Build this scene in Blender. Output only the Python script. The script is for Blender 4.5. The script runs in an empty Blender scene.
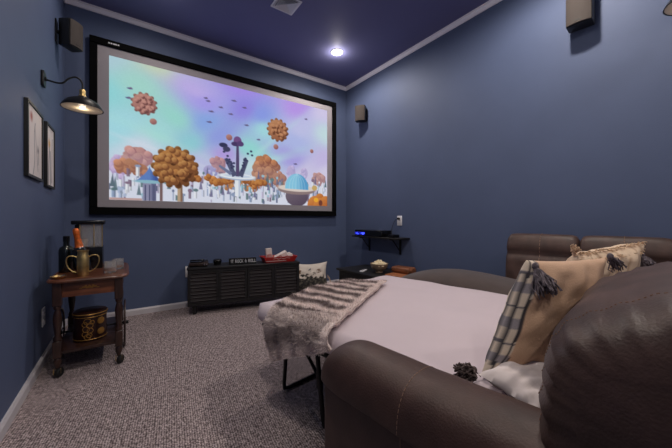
import bpy, bmesh, math, random
import numpy as np
from mathutils import Vector, Matrix, noise
random.seed(7)
C = bpy.context.scene.collection
PI = math.pi
sc = bpy.context.scene

# ------------------------------------------------------------------ materials
def lin(c):
    return tuple((v/255/12.92) if v/255 <= .04045 else ((v/255+.055)/1.055)**2.4 for v in c)

def mat(name, rgb, rough=.5, metal=0, var=0, vscale=8, bump=0, bscale=60, sheen=0, coat=0,
        emit=None, estr=0, trans=0, attr=None, spec=.5, detail=4, stretch=None, rgb2=None):
    m = bpy.data.materials.new(name); m.use_nodes = True
    nt = m.node_tree; n = nt.nodes; l = nt.links
    b = n['Principled BSDF']
    col = lin(rgb) + (1,)
    b.inputs['Base Color'].default_value = col
    b.inputs['Roughness'].default_value = rough
    b.inputs['Metallic'].default_value = metal
    b.inputs['Specular IOR Level'].default_value = spec
    b.inputs['Sheen Weight'].default_value = sheen
    b.inputs['Coat Weight'].default_value = coat
    b.inputs['Transmission Weight'].default_value = trans
    tc = n.new('ShaderNodeTexCoord'); src = tc.outputs['Object']
    if stretch:
        mp = n.new('ShaderNodeMapping'); mp.inputs['Scale'].default_value = stretch
        l.new(src, mp.inputs['Vector']); src = mp.outputs['Vector']
    if attr:
        a = n.new('ShaderNodeVertexColor'); a.layer_name = attr
        l.new(a.outputs['Color'], b.inputs['Base Color'])
    elif var or rgb2:
        t = n.new('ShaderNodeTexNoise'); t.inputs['Scale'].default_value = vscale; t.inputs['Detail'].default_value = detail
        l.new(src, t.inputs['Vector'])
        r = n.new('ShaderNodeValToRGB')
        lo = tuple(max(0, c*(1-var)) for c in col[:3]) + (1,)
        hi = (lin(rgb2)+(1,)) if rgb2 else tuple(min(1, c*(1+var)) for c in col[:3]) + (1,)
        if rgb2: lo = col
        r.color_ramp.elements[0].position = .35; r.color_ramp.elements[0].color = lo
        r.color_ramp.elements[1].position = .65; r.color_ramp.elements[1].color = hi
        l.new(t.outputs['Fac'], r.inputs['Fac']); l.new(r.outputs['Color'], b.inputs['Base Color'])
    if bump:
        t2 = n.new('ShaderNodeTexNoise'); t2.inputs['Scale'].default_value = bscale; t2.inputs['Detail'].default_value = 5
        l.new(src, t2.inputs['Vector'])
        bp = n.new('ShaderNodeBump'); bp.inputs['Strength'].default_value = bump; bp.inputs['Distance'].default_value = .004
        l.new(t2.outputs['Fac'], bp.inputs['Height']); l.new(bp.outputs['Normal'], b.inputs['Normal'])
    if emit:
        b.inputs['Emission Color'].default_value = lin(emit) + (1,); b.inputs['Emission Strength'].default_value = estr
    return m

def carpet_mat():
    m = bpy.data.materials.new('carpet'); m.use_nodes = True
    nt = m.node_tree; n = nt.nodes; l = nt.links; b = n['Principled BSDF']
    b.inputs['Roughness'].default_value = .95; b.inputs['Specular IOR Level'].default_value = .1
    tc = n.new('ShaderNodeTexCoord')
    mp = n.new('ShaderNodeMapping'); mp.inputs['Scale'].default_value = (1, 1.25, 1); mp.inputs['Rotation'].default_value = (0, 0, .09)
    l.new(tc.outputs['Object'], mp.inputs['Vector'])
    v = n.new('ShaderNodeTexVoronoi'); v.inputs['Scale'].default_value = 105; v.inputs['Randomness'].default_value = .4
    l.new(mp.outputs['Vector'], v.inputs['Vector'])
    r = n.new('ShaderNodeValToRGB')
    e = r.color_ramp.elements
    e[0].position = .22; e[0].color = lin((230, 212, 211)) + (1,)
    e[1].position = .62; e[1].color = lin((96, 84, 85)) + (1,)
    l.new(v.outputs['Distance'], r.inputs['Fac'])
    t = n.new('ShaderNodeTexNoise'); t.inputs['Scale'].default_value = 55; t.inputs['Detail'].default_value = 3
    l.new(tc.outputs['Object'], t.inputs['Vector'])
    r2 = n.new('ShaderNodeValToRGB'); r2.color_ramp.elements[0].position = .35; r2.color_ramp.elements[1].position = .68
    r2.color_ramp.elements[0].color = (.62, .6, .6, 1); r2.color_ramp.elements[1].color = (1.1, 1.1, 1.1, 1)
    l.new(t.outputs['Fac'], r2.inputs['Fac'])
    mx = n.new('ShaderNodeMix'); mx.data_type = 'RGBA'; mx.blend_type = 'MULTIPLY'; mx.inputs[0].default_value = 1
    l.new(r.outputs['Color'], mx.inputs[6]); l.new(r2.outputs['Color'], mx.inputs[7])
    l.new(mx.outputs[2], b.inputs['Base Color'])
    bp = n.new('ShaderNodeBump'); bp.inputs['Strength'].default_value = .8; bp.inputs['Distance'].default_value = .006; bp.invert = True
    l.new(v.outputs['Distance'], bp.inputs['Height']); l.new(bp.outputs['Normal'], b.inputs['Normal'])
    return m

def screen_mat():
    m = bpy.data.materials.new('projection'); m.use_nodes = True
    n = m.node_tree.nodes; l = m.node_tree.links
    n.remove(n['Principled BSDF'])
    a = n.new('ShaderNodeVertexColor'); a.layer_name = 'Col'
    e = n.new('ShaderNodeEmission'); e.inputs['Strength'].default_value = SCREEN
    l.new(a.outputs['Color'], e.inputs['Color']); l.new(e.outputs[0], n['Material Output'].inputs['Surface'])
    return m

SCREEN = .77
M = {}
M['wall'] = mat('navy_paint', (83, 95, 125), .62, var=.03, vscale=3, bump=.12, bscale=160, spec=.35)
M['wallb'] = M['wall']
M['ceil'] = mat('ceiling_paint', (112, 113, 152), .62, var=.03, vscale=2, bump=.04, bscale=120, spec=.15)
M['trim'] = mat('white_trim', (205, 200, 205), .45)
M['crown'] = mat('crown_paint', (238, 234, 242), .45)
M['carpet'] = carpet_mat()
M['blackmetal'] = mat('black_metal', (20, 20, 23), .42, metal=.4, bump=.05, bscale=200)
M['velvet'] = mat('black_velvet', (7, 7, 8), .9, spec=.1)
M['screen'] = mat('screen_fabric', (152, 146, 152), .8, bump=.05, bscale=300)
M['proj'] = screen_mat()
M['white'] = mat('white_plastic', (232, 230, 232), .35)
M['lens'] = mat('lamp_lens', (255, 250, 240), .4, emit=(255, 244, 230), estr=14)
M['bulb'] = mat('warm_bulb', (255, 236, 205), .4, emit=(255, 220, 176), estr=5)
M['hole'] = mat('dark_opening', (6, 6, 7), .9)
M['spk'] = mat('speaker_shell', (22, 20, 20), .45, bump=.05, bscale=250)
M['grille'] = mat('speaker_grille', (58, 49, 45), .75, bump=.5, bscale=500)
M['cream'] = mat('cream_enamel', (238, 222, 196), .5)
M['brass'] = mat('aged_brass', (206, 178, 120), .38, metal=1, var=.25, vscale=25)
M['gold'] = mat('gold_inlay', (178, 132, 66), .4, metal=.6)
M['frame'] = mat('black_wood', (14, 13, 14), .5, bump=.05, bscale=90)
M['art'] = mat('art_paper', (220, 210, 205), .7, attr='Col')
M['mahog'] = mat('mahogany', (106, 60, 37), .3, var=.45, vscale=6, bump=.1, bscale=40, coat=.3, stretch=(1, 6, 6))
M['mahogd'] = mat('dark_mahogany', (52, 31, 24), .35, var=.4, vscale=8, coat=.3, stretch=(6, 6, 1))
M['rubber'] = mat('black_rubber', (16, 15, 15), .7)
M['drum'] = mat('lacquer_box', (44, 20, 15), .35, var=.3, vscale=20)
M['foil'] = mat('orange_foil', (214, 104, 40), .38, metal=.35, var=.3, vscale=60, bump=.4, bscale=120)
M['dkglass'] = mat('dark_bottle_glass', (10, 16, 13), .1, coat=.5)
M['blkgloss'] = mat('black_gloss', (11, 11, 13), .2)
M['glass'] = mat('clear_glass', (245, 244, 242), .12, trans=.82)
M['amber'] = mat('amber_liquor', (200, 120, 60), .1, trans=.35)
M['console'] = mat('black_stained_oak', (23, 22, 24), .5, var=.3, vscale=6, bump=.1, bscale=60, stretch=(1, 8, 8))
M['slat'] = mat('black_slat', (62, 57, 58), .45, var=.2, vscale=8, stretch=(1, 8, 8))
M['walnut'] = mat('dark_walnut', (44, 30, 26), .4, var=.3, vscale=10)
M['chrome'] = mat('brushed_chrome', (190, 190, 194), .25, metal=1)
M['red'] = mat('red_card', (176, 30, 28), .4, var=.12, vscale=14)
M['cardwhite'] = mat('white_card', (226, 212, 206), .6)
M['signface'] = mat('sign_face', (9, 9, 11), .4)
M['letter'] = mat('white_letters', (210, 210, 214), .5)
M['blueled'] = mat('blue_led', (70, 90, 255), .4, emit=(60, 80, 255), estr=5)
M['bluedim'] = mat('blue_display', (20, 22, 120), .4, emit=(30, 34, 190), estr=.6)
M['popc'] = mat('popcorn', (242, 226, 190), .8, var=.1, vscale=60)
M['ceramic'] = mat('bowl_ceramic', (150, 128, 106), .35, var=.1, vscale=30)
M['traywood'] = mat('tray_wood', (128, 76, 46), .5, var=.35, vscale=9, bump=.15, bscale=50, stretch=(8, 1, 8))
M['traylight'] = mat('tray_light_wood', (160, 98, 62), .5, var=.3, vscale=9, stretch=(8, 1, 8))
M['leather'] = mat('brown_leather', (72, 51, 45), .5, var=.18, vscale=14, bump=.2, bscale=260, spec=.4)
M['leatherb'] = mat('backrest_leather', (76, 57, 51), .46, var=.28, vscale=10, bump=.2, bscale=240, spec=.4)
M['suede'] = mat('brown_suede', (66, 51, 46), .75, var=.14, vscale=9, bump=.2, bscale=200, sheen=.3)
M['thread'] = mat('seam_thread', (150, 118, 98), .8)
M['sheet'] = mat('white_sheet', (206, 191, 197), .85, var=.02, vscale=4, bump=.12, bscale=10)
M['linen'] = mat('white_pillowcase', (216, 204, 202), .8, bump=.15, bscale=30)
M['fur'] = mat('faux_fur', (180, 165, 160), .95, attr='Col', sheen=.25, bump=.45, bscale=160, spec=.1)
M['tan'] = mat('tan_weave', (200, 160, 130), .85, attr='Col', bump=.3, bscale=220, sheen=.15)
M['tassel'] = mat('grey_tassel', (112, 102, 108), .9, var=.4, vscale=120)
M['tasselb'] = mat('brown_tassel', (86, 72, 70), .9, var=.35, vscale=150)
M['fringe'] = mat('cream_fringe', (208, 178, 148), .9, var=.2, vscale=90)
M['cush'] = mat('printed_cushion', (200, 190, 180), .85, attr='Col', bump=.2, bscale=120)

# ------------------------------------------------------------------ mesh helpers
def obj(name, bm, material, parent=None, smooth=True, angle=38, sub=0):
    bmesh.ops.recalc_face_normals(bm, faces=bm.faces[:])
    me = bpy.data.meshes.new(name); bm.to_mesh(me); bm.free()
    if smooth:
        me.polygons.foreach_set('use_smooth', [True]*len(me.polygons))
        me.set_sharp_from_angle(angle=math.radians(angle))
    me.materials.append(material)
    o = bpy.data.objects.new(name, me); C.objects.link(o)
    if parent: o.parent = parent
    return o
def tag(o, label=None, cat=None, group=None, kind=None):
    for k, v in (('label', label), ('category', cat), ('group', group), ('kind', kind)):
        if v: o[k] = v
    return o
def thing(name, label, cat, loc=(0, 0, 0), rotz=0, group=None):
    o = bpy.data.objects.new(name, None); C.objects.link(o)
    o.location = loc; o.rotation_euler = (0, 0, rotz); o.empty_display_size = .05
    return tag(o, label, cat, group)
def copy_tree(o, parent=None):
    c = o.copy(); C.objects.link(c)
    if parent: c.parent = parent
    for ch in list(o.children): copy_tree(ch, c)
    return c
def BM(): return bmesh.new()
def merge(bm, t):
    me = bpy.data.meshes.new('tmp'); t.to_mesh(me); t.free(); bm.from_mesh(me); bpy.data.meshes.remove(me)
def box(bm, lo, hi, r=0, seg=2, Mx=None):
    t = bmesh.new()
    bmesh.ops.create_cube(t, size=1)
    for v in t.verts:
        v.co = Vector([(lo[i]+hi[i])/2 + v.co[i]*(hi[i]-lo[i]) for i in range(3)])
    if r: bmesh.ops.bevel(t, geom=t.edges[:], offset=r, segments=seg, profile=.5, affect='EDGES')
    if Mx is not None: t.transform(Mx)
    merge(bm, t); return bm
def grid(bm, fn, nu, nv, wrapu=False, wrapv=False):
    V = [[bm.verts.new(fn(i/(nu if wrapu else nu-1), j/(nv if wrapv else nv-1))) for j in range(nv)] for i in range(nu)]
    for i in range(nu if wrapu else nu-1):
        for j in range(nv if wrapv else nv-1):
            a, b, c, d = V[i][j], V[(i+1) % nu][j], V[(i+1) % nu][(j+1) % nv], V[i][(j+1) % nv]
            try: bm.faces.new((a, b, c, d))
            except ValueError: pass
    return V
def lathe(bm, prof, c=(0, 0, 0), seg=24, Mx=None, sx=1, sy=1):
    t = bmesh.new(); rings = []
    for r, z in prof:
        if r < 1e-5: rings.append([t.verts.new((c[0], c[1], c[2]+z))])
        else: rings.append([t.verts.new((c[0]+sx*r*math.cos(2*PI*k/seg), c[1]+sy*r*math.sin(2*PI*k/seg), c[2]+z)) for k in range(seg)])
    for a, b in zip(rings, rings[1:]):
        for k in range(seg):
            k2 = (k+1) % seg
            if len(a) == 1 and len(b) == 1: continue
            if len(a) == 1: t.faces.new((a[0], b[k], b[k2]))
            elif len(b) == 1: t.faces.new((a[k], a[k2], b[0]))
            else: t.faces.new((a[k], a[k2], b[k2], b[k]))
    for rg in (rings[0], rings[-1]):
        if len(rg) > 1: 
            try: t.faces.new(rg)
            except ValueError: pass
    if Mx is not None: t.transform(Mx)
    merge(bm, t); return bm
def tube(bm, pts, r, seg=8, closed=False, r_end=None):
    pts = [Vector(p) for p in pts]; n = len(pts); rings = []
    prev = None
    for i, p in enumerate(pts):
        a = pts[i-1] if (i > 0 or closed) else p
        b = pts[(i+1) % n] if (i < n-1 or closed) else p
        d = (b-a).normalized()
        if prev is None:
            up = Vector((0, 0, 1)) if abs(d.z) < .9 else Vector((1, 0, 0))
            s = d.cross(up).normalized()
        else:
            s = (prev - d*prev.dot(d))
            s = s.normalized() if s.length > 1e-6 else d.cross(Vector((0, 0, 1))).normalized()
        prev = s; u = s.cross(d)
        rr = r if r_end is None else r + (r_end-r)*i/(n-1)
        rings.append([bm.verts.new(p + s*(rr*math.cos(2*PI*k/seg)) + u*(rr*math.sin(2*PI*k/seg))) for k in range(seg)])
    for i in range(n if closed else n-1):
        A, B = rings[i], rings[(i+1) % n]
        for k in range(seg): bm.faces.new((A[k], A[(k+1) % seg], B[(k+1) % seg], B[k]))
    if not closed:
        bm.faces.new(rings[0][::-1]); bm.faces.new(rings[-1])
    return bm
def smoothpath(pts, n=6):
    P = [Vector(p) for p in pts]; out = []
    for i in range(len(P)-1):
        p0, p1, p2, p3 = P[max(i-1, 0)], P[i], P[i+1], P[min(i+2, len(P)-1)]
        for k in range(n):
            t = k/n
            out.append(.5*((2*p1)+(p2-p0)*t+(2*p0-5*p1+4*p2-p3)*t*t+(3*p1-p0-3*p2+p3)*t**3))
    out.append(P[-1]); return out
def prism(bm, poly, axis, a, b):
    def mk(p, t):
        return {'x': (t, p[0], p[1]), 'y': (p[0], t, p[1]), 'z': (p[0], p[1], t)}[axis]
    A = [bm.verts.new(mk(p, a)) for p in poly]; B = [bm.verts.new(mk(p, b)) for p in poly]
    n = len(poly)
    for k in range(n): bm.faces.new((A[k], A[(k+1) % n], B[(k+1) % n], B[k]))
    bm.faces.new(A[::-1]); bm.faces.new(B); return bm
def struct(name, bm, m, smooth=False): 
    o = obj(name, bm, m, None, smooth); o['kind'] = 'structure'; return o
def setcol(o, cols):
    a = o.data.color_attributes.new('Col', 'FLOAT_COLOR', 'POINT')
    arr = np.ones((len(o.data.vertices), 4), dtype=np.float32); arr[:, :3] = cols
    a.data.foreach_set('color', arr.ravel())

# ------------------------------------------------------------------ room
XL, XR, YB, YF, ZC = -.43, 2.589, 3.4, -1.7, 2.8
T = .1
struct('floor', box(BM(), (XL-T, YF-T, -T), (XR+T, YB+T, 0)), M['carpet'])
struct('ceiling', box(BM(), (XL-T, YF-T, ZC), (XR+T, YB+T, ZC+T)), M['ceil'])
struct('wall_back', box(BM(), (XL-T, YB, 0), (XR+T, YB+T, ZC)), M['wall'])
struct('wall_left', box(BM(), (XL-T, YF-T, 0), (XL, YB, ZC)), M['wall'])
struct('wall_right', box(BM(), (XR, YF-T, 0), (XR+T, YB, ZC)), M['wall'])
struct('wall_rear', box(BM(), (XL, YF-T, 0), (XR, YF, ZC)), M['wall'])
def crown(name, axis, a, b, wall, sgn):
    z0, z1, w = ZC-.046, ZC, .038
    prof = [(wall, z0), (wall+sgn*.008, z0), (wall+sgn*.010, z0+.004), (wall+sgn*.018, z1-.010), (wall+sgn*.03, z1-.006), (wall+sgn*.03, z1), (wall, z1)]
    struct(name, prism(BM(), prof, axis, a, b), M['crown'])
crown('trim_1', 'x', XL, XR, YB, -1)
crown('trim_2', 'y', YF, YB, XR, -1)
crown('trim_3', 'y', YF, YB, XL, 1)
crown('trim_4', 'x', XL, XR, YF, 1)
def base(name, axis, a, b, wall, sgn):
    h = .058
    prof = [(wall, 0), (wall+sgn*.014, 0), (wall+sgn*.014, h-.014), (wall+sgn*.007, h), (wall, h)]
    struct(name, prism(BM(), prof, axis, a, b), M['trim'])
base('baseboard_back', 'x', XL, XR, YB, -1)
base('baseboard_left', 'y', YF, YB, XL, 1)
base('baseboard_right', 'y', YF, YB, XR, -1)
base('baseboard_rear', 'x', XL, XR, YF, 1)

# ------------------------------------------------------------------ projection screen
t = thing('projector_screen', 'large black framed projector screen showing a bright alien landscape on the far wall', 'screen', (1.06, 3.4, .95))
def rel(o, *p): return tuple(p[i]-o.location[i] for i in range(3))
x0, x1, z0, z1 = -.262, 2.385, .95, 2.525
ix0, ix1, iz0, iz1 = -.207, 2.322, 1.018, 2.466
bm = BM()
for lo, hi in (((x0, 3.35, iz1), (x1, 3.398, z1)), ((x0, 3.35, z0), (x1, 3.398, iz0)), ((x0, 3.35, iz0), (ix0, 3.398, iz1)), ((ix1, 3.35, iz0), (x1, 3.398, iz1))):
    box(bm, rel(t, *lo), rel(t, *hi), .004, 1)
obj('frame', bm, M['velvet'], t)
sf = obj('screen_surface', box(BM(), rel(t, ix0-.005, 3.37, iz0-.005), rel(t, ix1+.005, 3.378, iz1+.005)), M['screen'], t, smooth=False)
bm = BM()
for k in range(5):
    w = .012 if k != 2 else .02
    box(bm, (0, 0, 0), (w, .002, .012), Mx=Matrix.Translation(rel(t, -.13+k*.017, 3.3485, 2.49)) @ Matrix.Shear('XZ', 3, (.2, 0)) if False else Matrix.Translation(rel(t, -.13+k*.017, 3.3485, 2.488)))
obj('maker_mark', bm, M['letter'], t, smooth=False)

def paint(W, Hh):
    rs = np.random.RandomState(5)
    PW, PH = 2.367, 1.305
    s, tt = np.meshgrid(np.linspace(0, 1, W), np.linspace(0, 1, Hh)); X = s*PW; Y = tt*PH
    def c(*v): return np.array(v, float)
    img = np.zeros((Hh, W, 3))
    # sky, control colours
    pts = [(.0,.0,(186,216,226)),(.18,.0,(208,222,196)),(.3,.08,(202,186,240)),(.5,.0,(176,152,240)),(.5,.2,(158,146,232)),(.8,.0,(196,164,242)),(1,.05,(222,214,246)),
           (0,.25,(158,222,226)),(.12,.2,(176,224,214)),(.2,.35,(166,224,214)),(.33,.3,(150,178,236)),(.32,.15,(176,166,242)),(.6,.22,(150,166,238)),(.64,.34,(176,228,232)),(.85,.22,(204,206,242)),(1,.3,(208,232,236)),
           (0,.5,(176,226,236)),(.15,.5,(176,226,226)),(.3,.5,(156,214,222)),(.42,.42,(156,168,232)),(.45,.58,(190,166,230)),(.56,.55,(160,226,220)),(.75,.5,(178,168,232)),(.8,.35,(186,196,240)),(.95,.55,(206,196,236)),
           (.1,.65,(214,226,240)),(.35,.62,(196,200,236)),(.55,.7,(208,226,236)),(.85,.66,(214,208,238)),(1,.7,(222,216,240)),(.3,.8,(226,230,242)),(.8,.85,(222,226,240))]
    acc = np.zeros_like(img); ws = np.zeros((Hh, W))
    wx = X + .06*np.sin(Y*7+X*3); wy = Y + .05*np.sin(X*6)
    for a, b, col in pts:
        d2 = (wx-a*PW)**2 + ((wy-b*PH)*1.3)**2
        w = 1/(d2+.006)**1.6
        acc += w[..., None]*c(*col); ws += w
    img = acc/ws[..., None]
    for a, off, amp, wd, col in ((.28, .70, .5, .022, (226, 232, 244)), (.33, .55, .25, .05, (190, 240, 220)), (-.42, 1.42, .45, .05, (190, 244, 226)), (-.30, 1.25, .3, .03, (206, 240, 240)), (-.9, 1.95, .35, .04, (196, 240, 232))):
        d = Y - (off + a*(X))
        fade = np.clip(1-np.abs(X-(.45 if a > 0 else 1.5))/.75, 0, 1)
        k = (amp*np.exp(-(d/wd)**2)*fade)[..., None]
        img = img*(1-k) + c(*col)*k
    def blend(mask, col):
        nonlocal img
        mask = np.clip(mask, 0, 1)[..., None]
        img = img*(1-mask) + (col if isinstance(col, np.ndarray) and col.ndim == 3 else c(*col))*mask
    px = PW/W
    def disc(cx, cy, rx, ry, col, soft=1.2, shade=None, ang=None):
        q = np.sqrt(((X-cx)/rx)**2 + ((Y-cy)/ry)**2)
        m = np.clip((1-q)*min(rx, ry)/px/soft+.5, 0, 1)
        if shade:
            k = np.clip(.5+.5*(((X-cx)/rx)*.5+((Y-cy)/ry)*.8), 0, 1)[..., None]
            blend(m, c(*col)*(1-k)+c(*shade)*k)
        else: blend(m, col)
    def rect(xa, xb, ya, yb, col):
        m = np.clip((X-xa)/px+.5, 0, 1)*np.clip((xb-X)/px+.5, 0, 1)*np.clip((Y-ya)/px+.5, 0, 1)*np.clip((yb-Y)/px+.5, 0, 1)
        blend(m, col)
    def knob_ball(cx, cy, r, light, dark, n=11, spikes=True):
        if spikes:
            for k in range(n):
                a = 2*PI*k/n+.2
                disc(cx+r*1.0*math.cos(a), cy+r*1.0*math.sin(a), r*.17, r*.17, [v*.86 for v in light], shade=[v*.8 for v in dark])
        disc(cx, cy, r, r, light, shade=dark)
        for k in range(22):
            a = rs.rand()*2*PI; q = math.sqrt(rs.rand())*.82*r
            xx, yy = cx+q*math.cos(a), cy+q*math.sin(a)
            disc(xx+.12*r, yy+.12*r, r*.15, r*.15, [v*.8 for v in dark])
            disc(xx, yy, r*.15, r*.15, [min(255, v*1.08) for v in light], shade=[(p+q_)/2 for p, q_ in zip(light, dark)])
    P = lambda a, b: (a*PW, b*PH)
    # far haze + hills
    ground = np.clip((Y-.74*PH)/(.06*PH), 0, 1)
    blend(ground*.85, (228, 232, 244))
    # far trees
    def lumpy(cx, cy, rx, ry, light, dark, n=40, rr=.05, top=None):
        disc(cx, cy, rx, ry, light, shade=dark)
        for k in range(n):
            a = rs.rand()*2*PI; q = math.sqrt(rs.rand())
            xx, yy = cx+rx*q*math.cos(a), cy+ry*q*math.sin(a); r = rr*(.7+.6*rs.rand())
            disc(xx+r*.3, yy+r*.4, r, r, dark)
            u = rs.rand()
            disc(xx, yy, r*.85, r*.85, [min(255, l*(.9+.25*u)) for l in light], shade=[.6*d+.4*l for d, l in zip(dark, light)])
    lumpy(*P(.03, .76), .07, .10, (206, 182, 216), (176, 150, 196), 10, .03)
    lumpy(*P(.088, .69), .10, .10, (196, 150, 142), (164, 116, 120), 18, .035)
    lumpy(*P(.05, .76), .085, .06, (196, 130, 88), (150, 90, 62), 16, .03)
    lumpy(*P(.096, .77), .07, .05, (184, 120, 80), (140, 84, 60), 12, .028)
    lumpy(*P(.40, .68), .075, .08, (196, 150, 150), (160, 118, 130), 14, .03)
    lumpy(*P(.36, .74), .06, .06, (176, 170, 214), (140, 140, 190), 10, .02)
    lumpy(*P(.625, .68), .15, .15, (196, 140, 104), (150, 98, 80), 46, .042)
    lumpy(*P(.70, .76), .08, .08, (188, 130, 100), (148, 98, 84), 16, .035)
    lumpy(*P(.94, .72), .085, .075, (202, 156, 146), (166, 120, 120), 16, .032)
    lumpy(*P(.77, .68), .06, .08, (200, 186, 224), (170, 160, 206), 10, .02)
    lumpy(*P(.85, .68), .05, .07, (206, 192, 228), (176, 166, 210), 8, .02)
    lumpy(*P(.42, .83), .12, .05, (214, 146, 74), (164, 100, 52), 18, .035)
    lumpy(*P(.55, .83), .13, .06, (208, 138, 70), (158, 92, 52), 18, .035)
    # town: slim towers
    pal = [(236, 240, 248), (206, 214, 234), (168, 184, 210), (132, 150, 180), (92, 104, 134), (84, 112, 112), (196, 186, 214), (120, 96, 116), (150, 196, 210)]
    for k in range(210):
        a = rs.rand()*PW; b = (.80+.2*rs.rand())*PH; h = (.03+.075*rs.rand()); w = .005+.013*rs.rand()
        if .17*PW < a < .21*PW and b > .9*PH: continue
        col = pal[int(rs.rand()**1.2*len(pal))]
        rect(a-w, a, b-h, b, [min(255, v*1.04) for v in col]); rect(a, a+w*.8, b-h*.95, b, [v*.78 for v in col])
        if rs.rand() < .5: disc(a, b-h, w*1.5, .012+.01*rs.rand(), pal[int(rs.rand()*len(pal))])
    for k in range(26):     # dark conifer spires
        a = rs.rand()*PW; b = (.78+.2*rs.rand())*PH; h = .08+.06*rs.rand(); w = .018
        m = np.clip((w*(Y-(b-h))/h-np.abs(X-a))/px+.5, 0, 1)*np.clip((b-Y)/px+.5, 0, 1)*np.clip((Y-b+h)/px+.5, 0, 1)
        blend(m*.85, (66, 92, 98) if k % 2 else (92, 88, 122))
    rect(0, .25, .985*PH, PH, (190, 150, 140))
    blend(.22*np.clip((Y-.6*PH)/(.1*PH), 0, 1), (216, 214, 232))
    for a_, b_ in ((.30, .80), (.36, .80), (.40, .82), (.44, .80), (.535, .80), (.575, .82), (.61, .80)):
        lumpy(a_*PW, b_*PH, .055, .032, (206, 146, 88), (150, 96, 62), 7, .024)
    # blue roofed round hut
    cx, cy = P(.131, .86)
    rect(cx-.055, cx+.055, cy, PH, (150, 150, 176)); rect(cx+.015, cx+.055, cy, PH, (110, 112, 142))
    for kk in range(3): rect(cx-.04+kk*.035, cx-.028+kk*.035, cy+.03, PH, (96, 98, 126))
    m = np.clip((.115*(np.clip(Y-(cy-.16), 0, 9)/.16)**1.7-np.abs(X-cx))/px+.5, 0, 1)*np.clip((cy-Y)/px+.5, 0, 1)*np.clip((Y-cy+.16)/px+.5, 0, 1)
    blend(m, (108, 138, 196)); blend(m*np.clip((X-cx)/.05, 0, 1), (76, 98, 160))
    disc(cx, cy, .125, .016, (150, 190, 204))
    # great knobbly tree
    tx, ty = P(.226, .735)
    rect(tx+.015, tx+.06, ty+.1, PH, (190, 166, 140)); rect(tx+.042, tx+.06, ty+.1, PH, (140, 112, 96))
    rect(tx-.14, tx-.115, ty+.12, PH, (128, 106, 106))
    knob_ball(tx, ty, .185, (188, 136, 86), (118, 78, 56), 15)
    for k in range(34):
        a = rs.rand()*2*PI; q = math.sqrt(rs.rand())*.185
        xx, yy = tx+q*math.cos(a), ty+q*math.sin(a)
        disc(xx+.01, yy+.012, .030, .030, (128, 86, 60)); disc(xx, yy, .025, .025, (206, 158, 104), shade=(150, 102, 68))
    # fountain table with dark plumes
    fx, fy = P(.487, .765)
    rect(fx-.03, fx+.03, fy, .94*PH, (236, 240, 246)); rect(fx+.01, fx+.03, fy, .94*PH, (196, 206, 224))
    disc(fx, fy+.012, .205, .034, (176, 190, 212)); disc(fx, fy, .205, .030, (240, 244, 248)); disc(fx, fy-.002, .16, .018, (206, 218, 234))
    def plume(xa, ya, xb, yb, w, col):
        L = math.hypot(xb-xa, yb-ya); dx, dy = (xb-xa)/L, (yb-ya)/L
        al = (X-xa)*dx+(Y-ya)*dy; pe = np.abs(-(X-xa)*dy+(Y-ya)*dx)
        m = np.clip((w*(1-.4*al/L)-pe)/px+.5, 0, 1)*(al > 0)*(al < L)
        blend(m, col)
    plume(fx, fy, fx+.0, fy-.36, .022, (96, 84, 118)); disc(fx, fy-.40, .045, .05, (124, 92, 140)); disc(fx-.03, fy-.36, .04, .025, (84, 70, 110)); disc(fx+.03, fy-.37, .04, .03, (98, 78, 122))
    plume(fx-.03, fy, fx-.13, fy-.19, .03, (92, 96, 124)); plume(fx+.03, fy, fx+.11, fy-.2, .03, (88, 92, 118))
    for k in range(26):
        a = rs.rand(); sg = -1 if k % 2 else 1
        disc(fx+sg*(.05+.1*a)+.02*rs.randn(), fy-.08-.2*a+.03*rs.randn(), .014, .012, (72, 74, 104))
    disc(fx-.155, fy-.33, .045, .026, (66, 68, 98)); disc(fx-.12, fy-.29, .04, .03, (78, 78, 106))
    plume(fx-.07, fy-.02, fx-.20, fy-.1, .02, (120, 128, 158))
    # saucer with blue dome
    sx, sy = P(.805, .835)
    disc(sx, sy+.10, .16, .13, (128, 116, 128), shade=(96, 84, 100)); disc(sx, sy+.02, .265, .06, (150, 132, 132)); disc(sx, sy, .265, .042, (226, 214, 206))
    dq = np.sqrt(((X-sx)/.165)**2+((Y-(sy-.005))/.18)**2)
    m = np.clip((1-dq)*.14/px+.5, 0, 1)*np.clip((sy+.012-Y)/px+.5, 0, 1)
    blend(m, (148, 206, 232)); blend(m*np.clip((X-sx+.02)/.12, 0, 1)*.7, (88, 150, 200))
    for k in (-.75, -.45, -.12, .2, .5, .8):
        cur = np.abs(X-sx-k*.145*np.sqrt(np.clip(1-((sy-Y)/.17)**2, 0, 1)))
        blend(m*np.clip(1-cur/.006, 0, 1)*.6, (206, 236, 246))
    # orange mound bottom right
    for (a, b, r) in ((.95, .93, .07), (.92, 1.0, .12), (.99, .98, .10), (.955, 1.02, .12)):
        disc(a*PW, b*PH, r, r*1.1, (216, 146, 84), shade=(160, 88, 56))
    disc(.925*PW, .94*PH, .035, .03, (238, 178, 70)); disc(.955*PW, .97*PH, .03, .04, (122, 74, 62)); disc(.915*PW, .82*PH, .04, .035, (206, 176, 120))
    # floating spiked balls and small moons
    knob_ball(*P(.113, .29), .095, (196, 150, 138), (150, 104, 102), 12)
    knob_ball(*P(.694, .30), .125, (196, 146, 110), (150, 100, 78), 13)
    for a, b, r in ((.144, .41, .03), (.683, .46, .032), (.448, .44, .034), (.897, .45, .026)):
        disc(a*PW, b*PH, r, r, (196, 150, 138), shade=(146, 100, 104))
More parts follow.
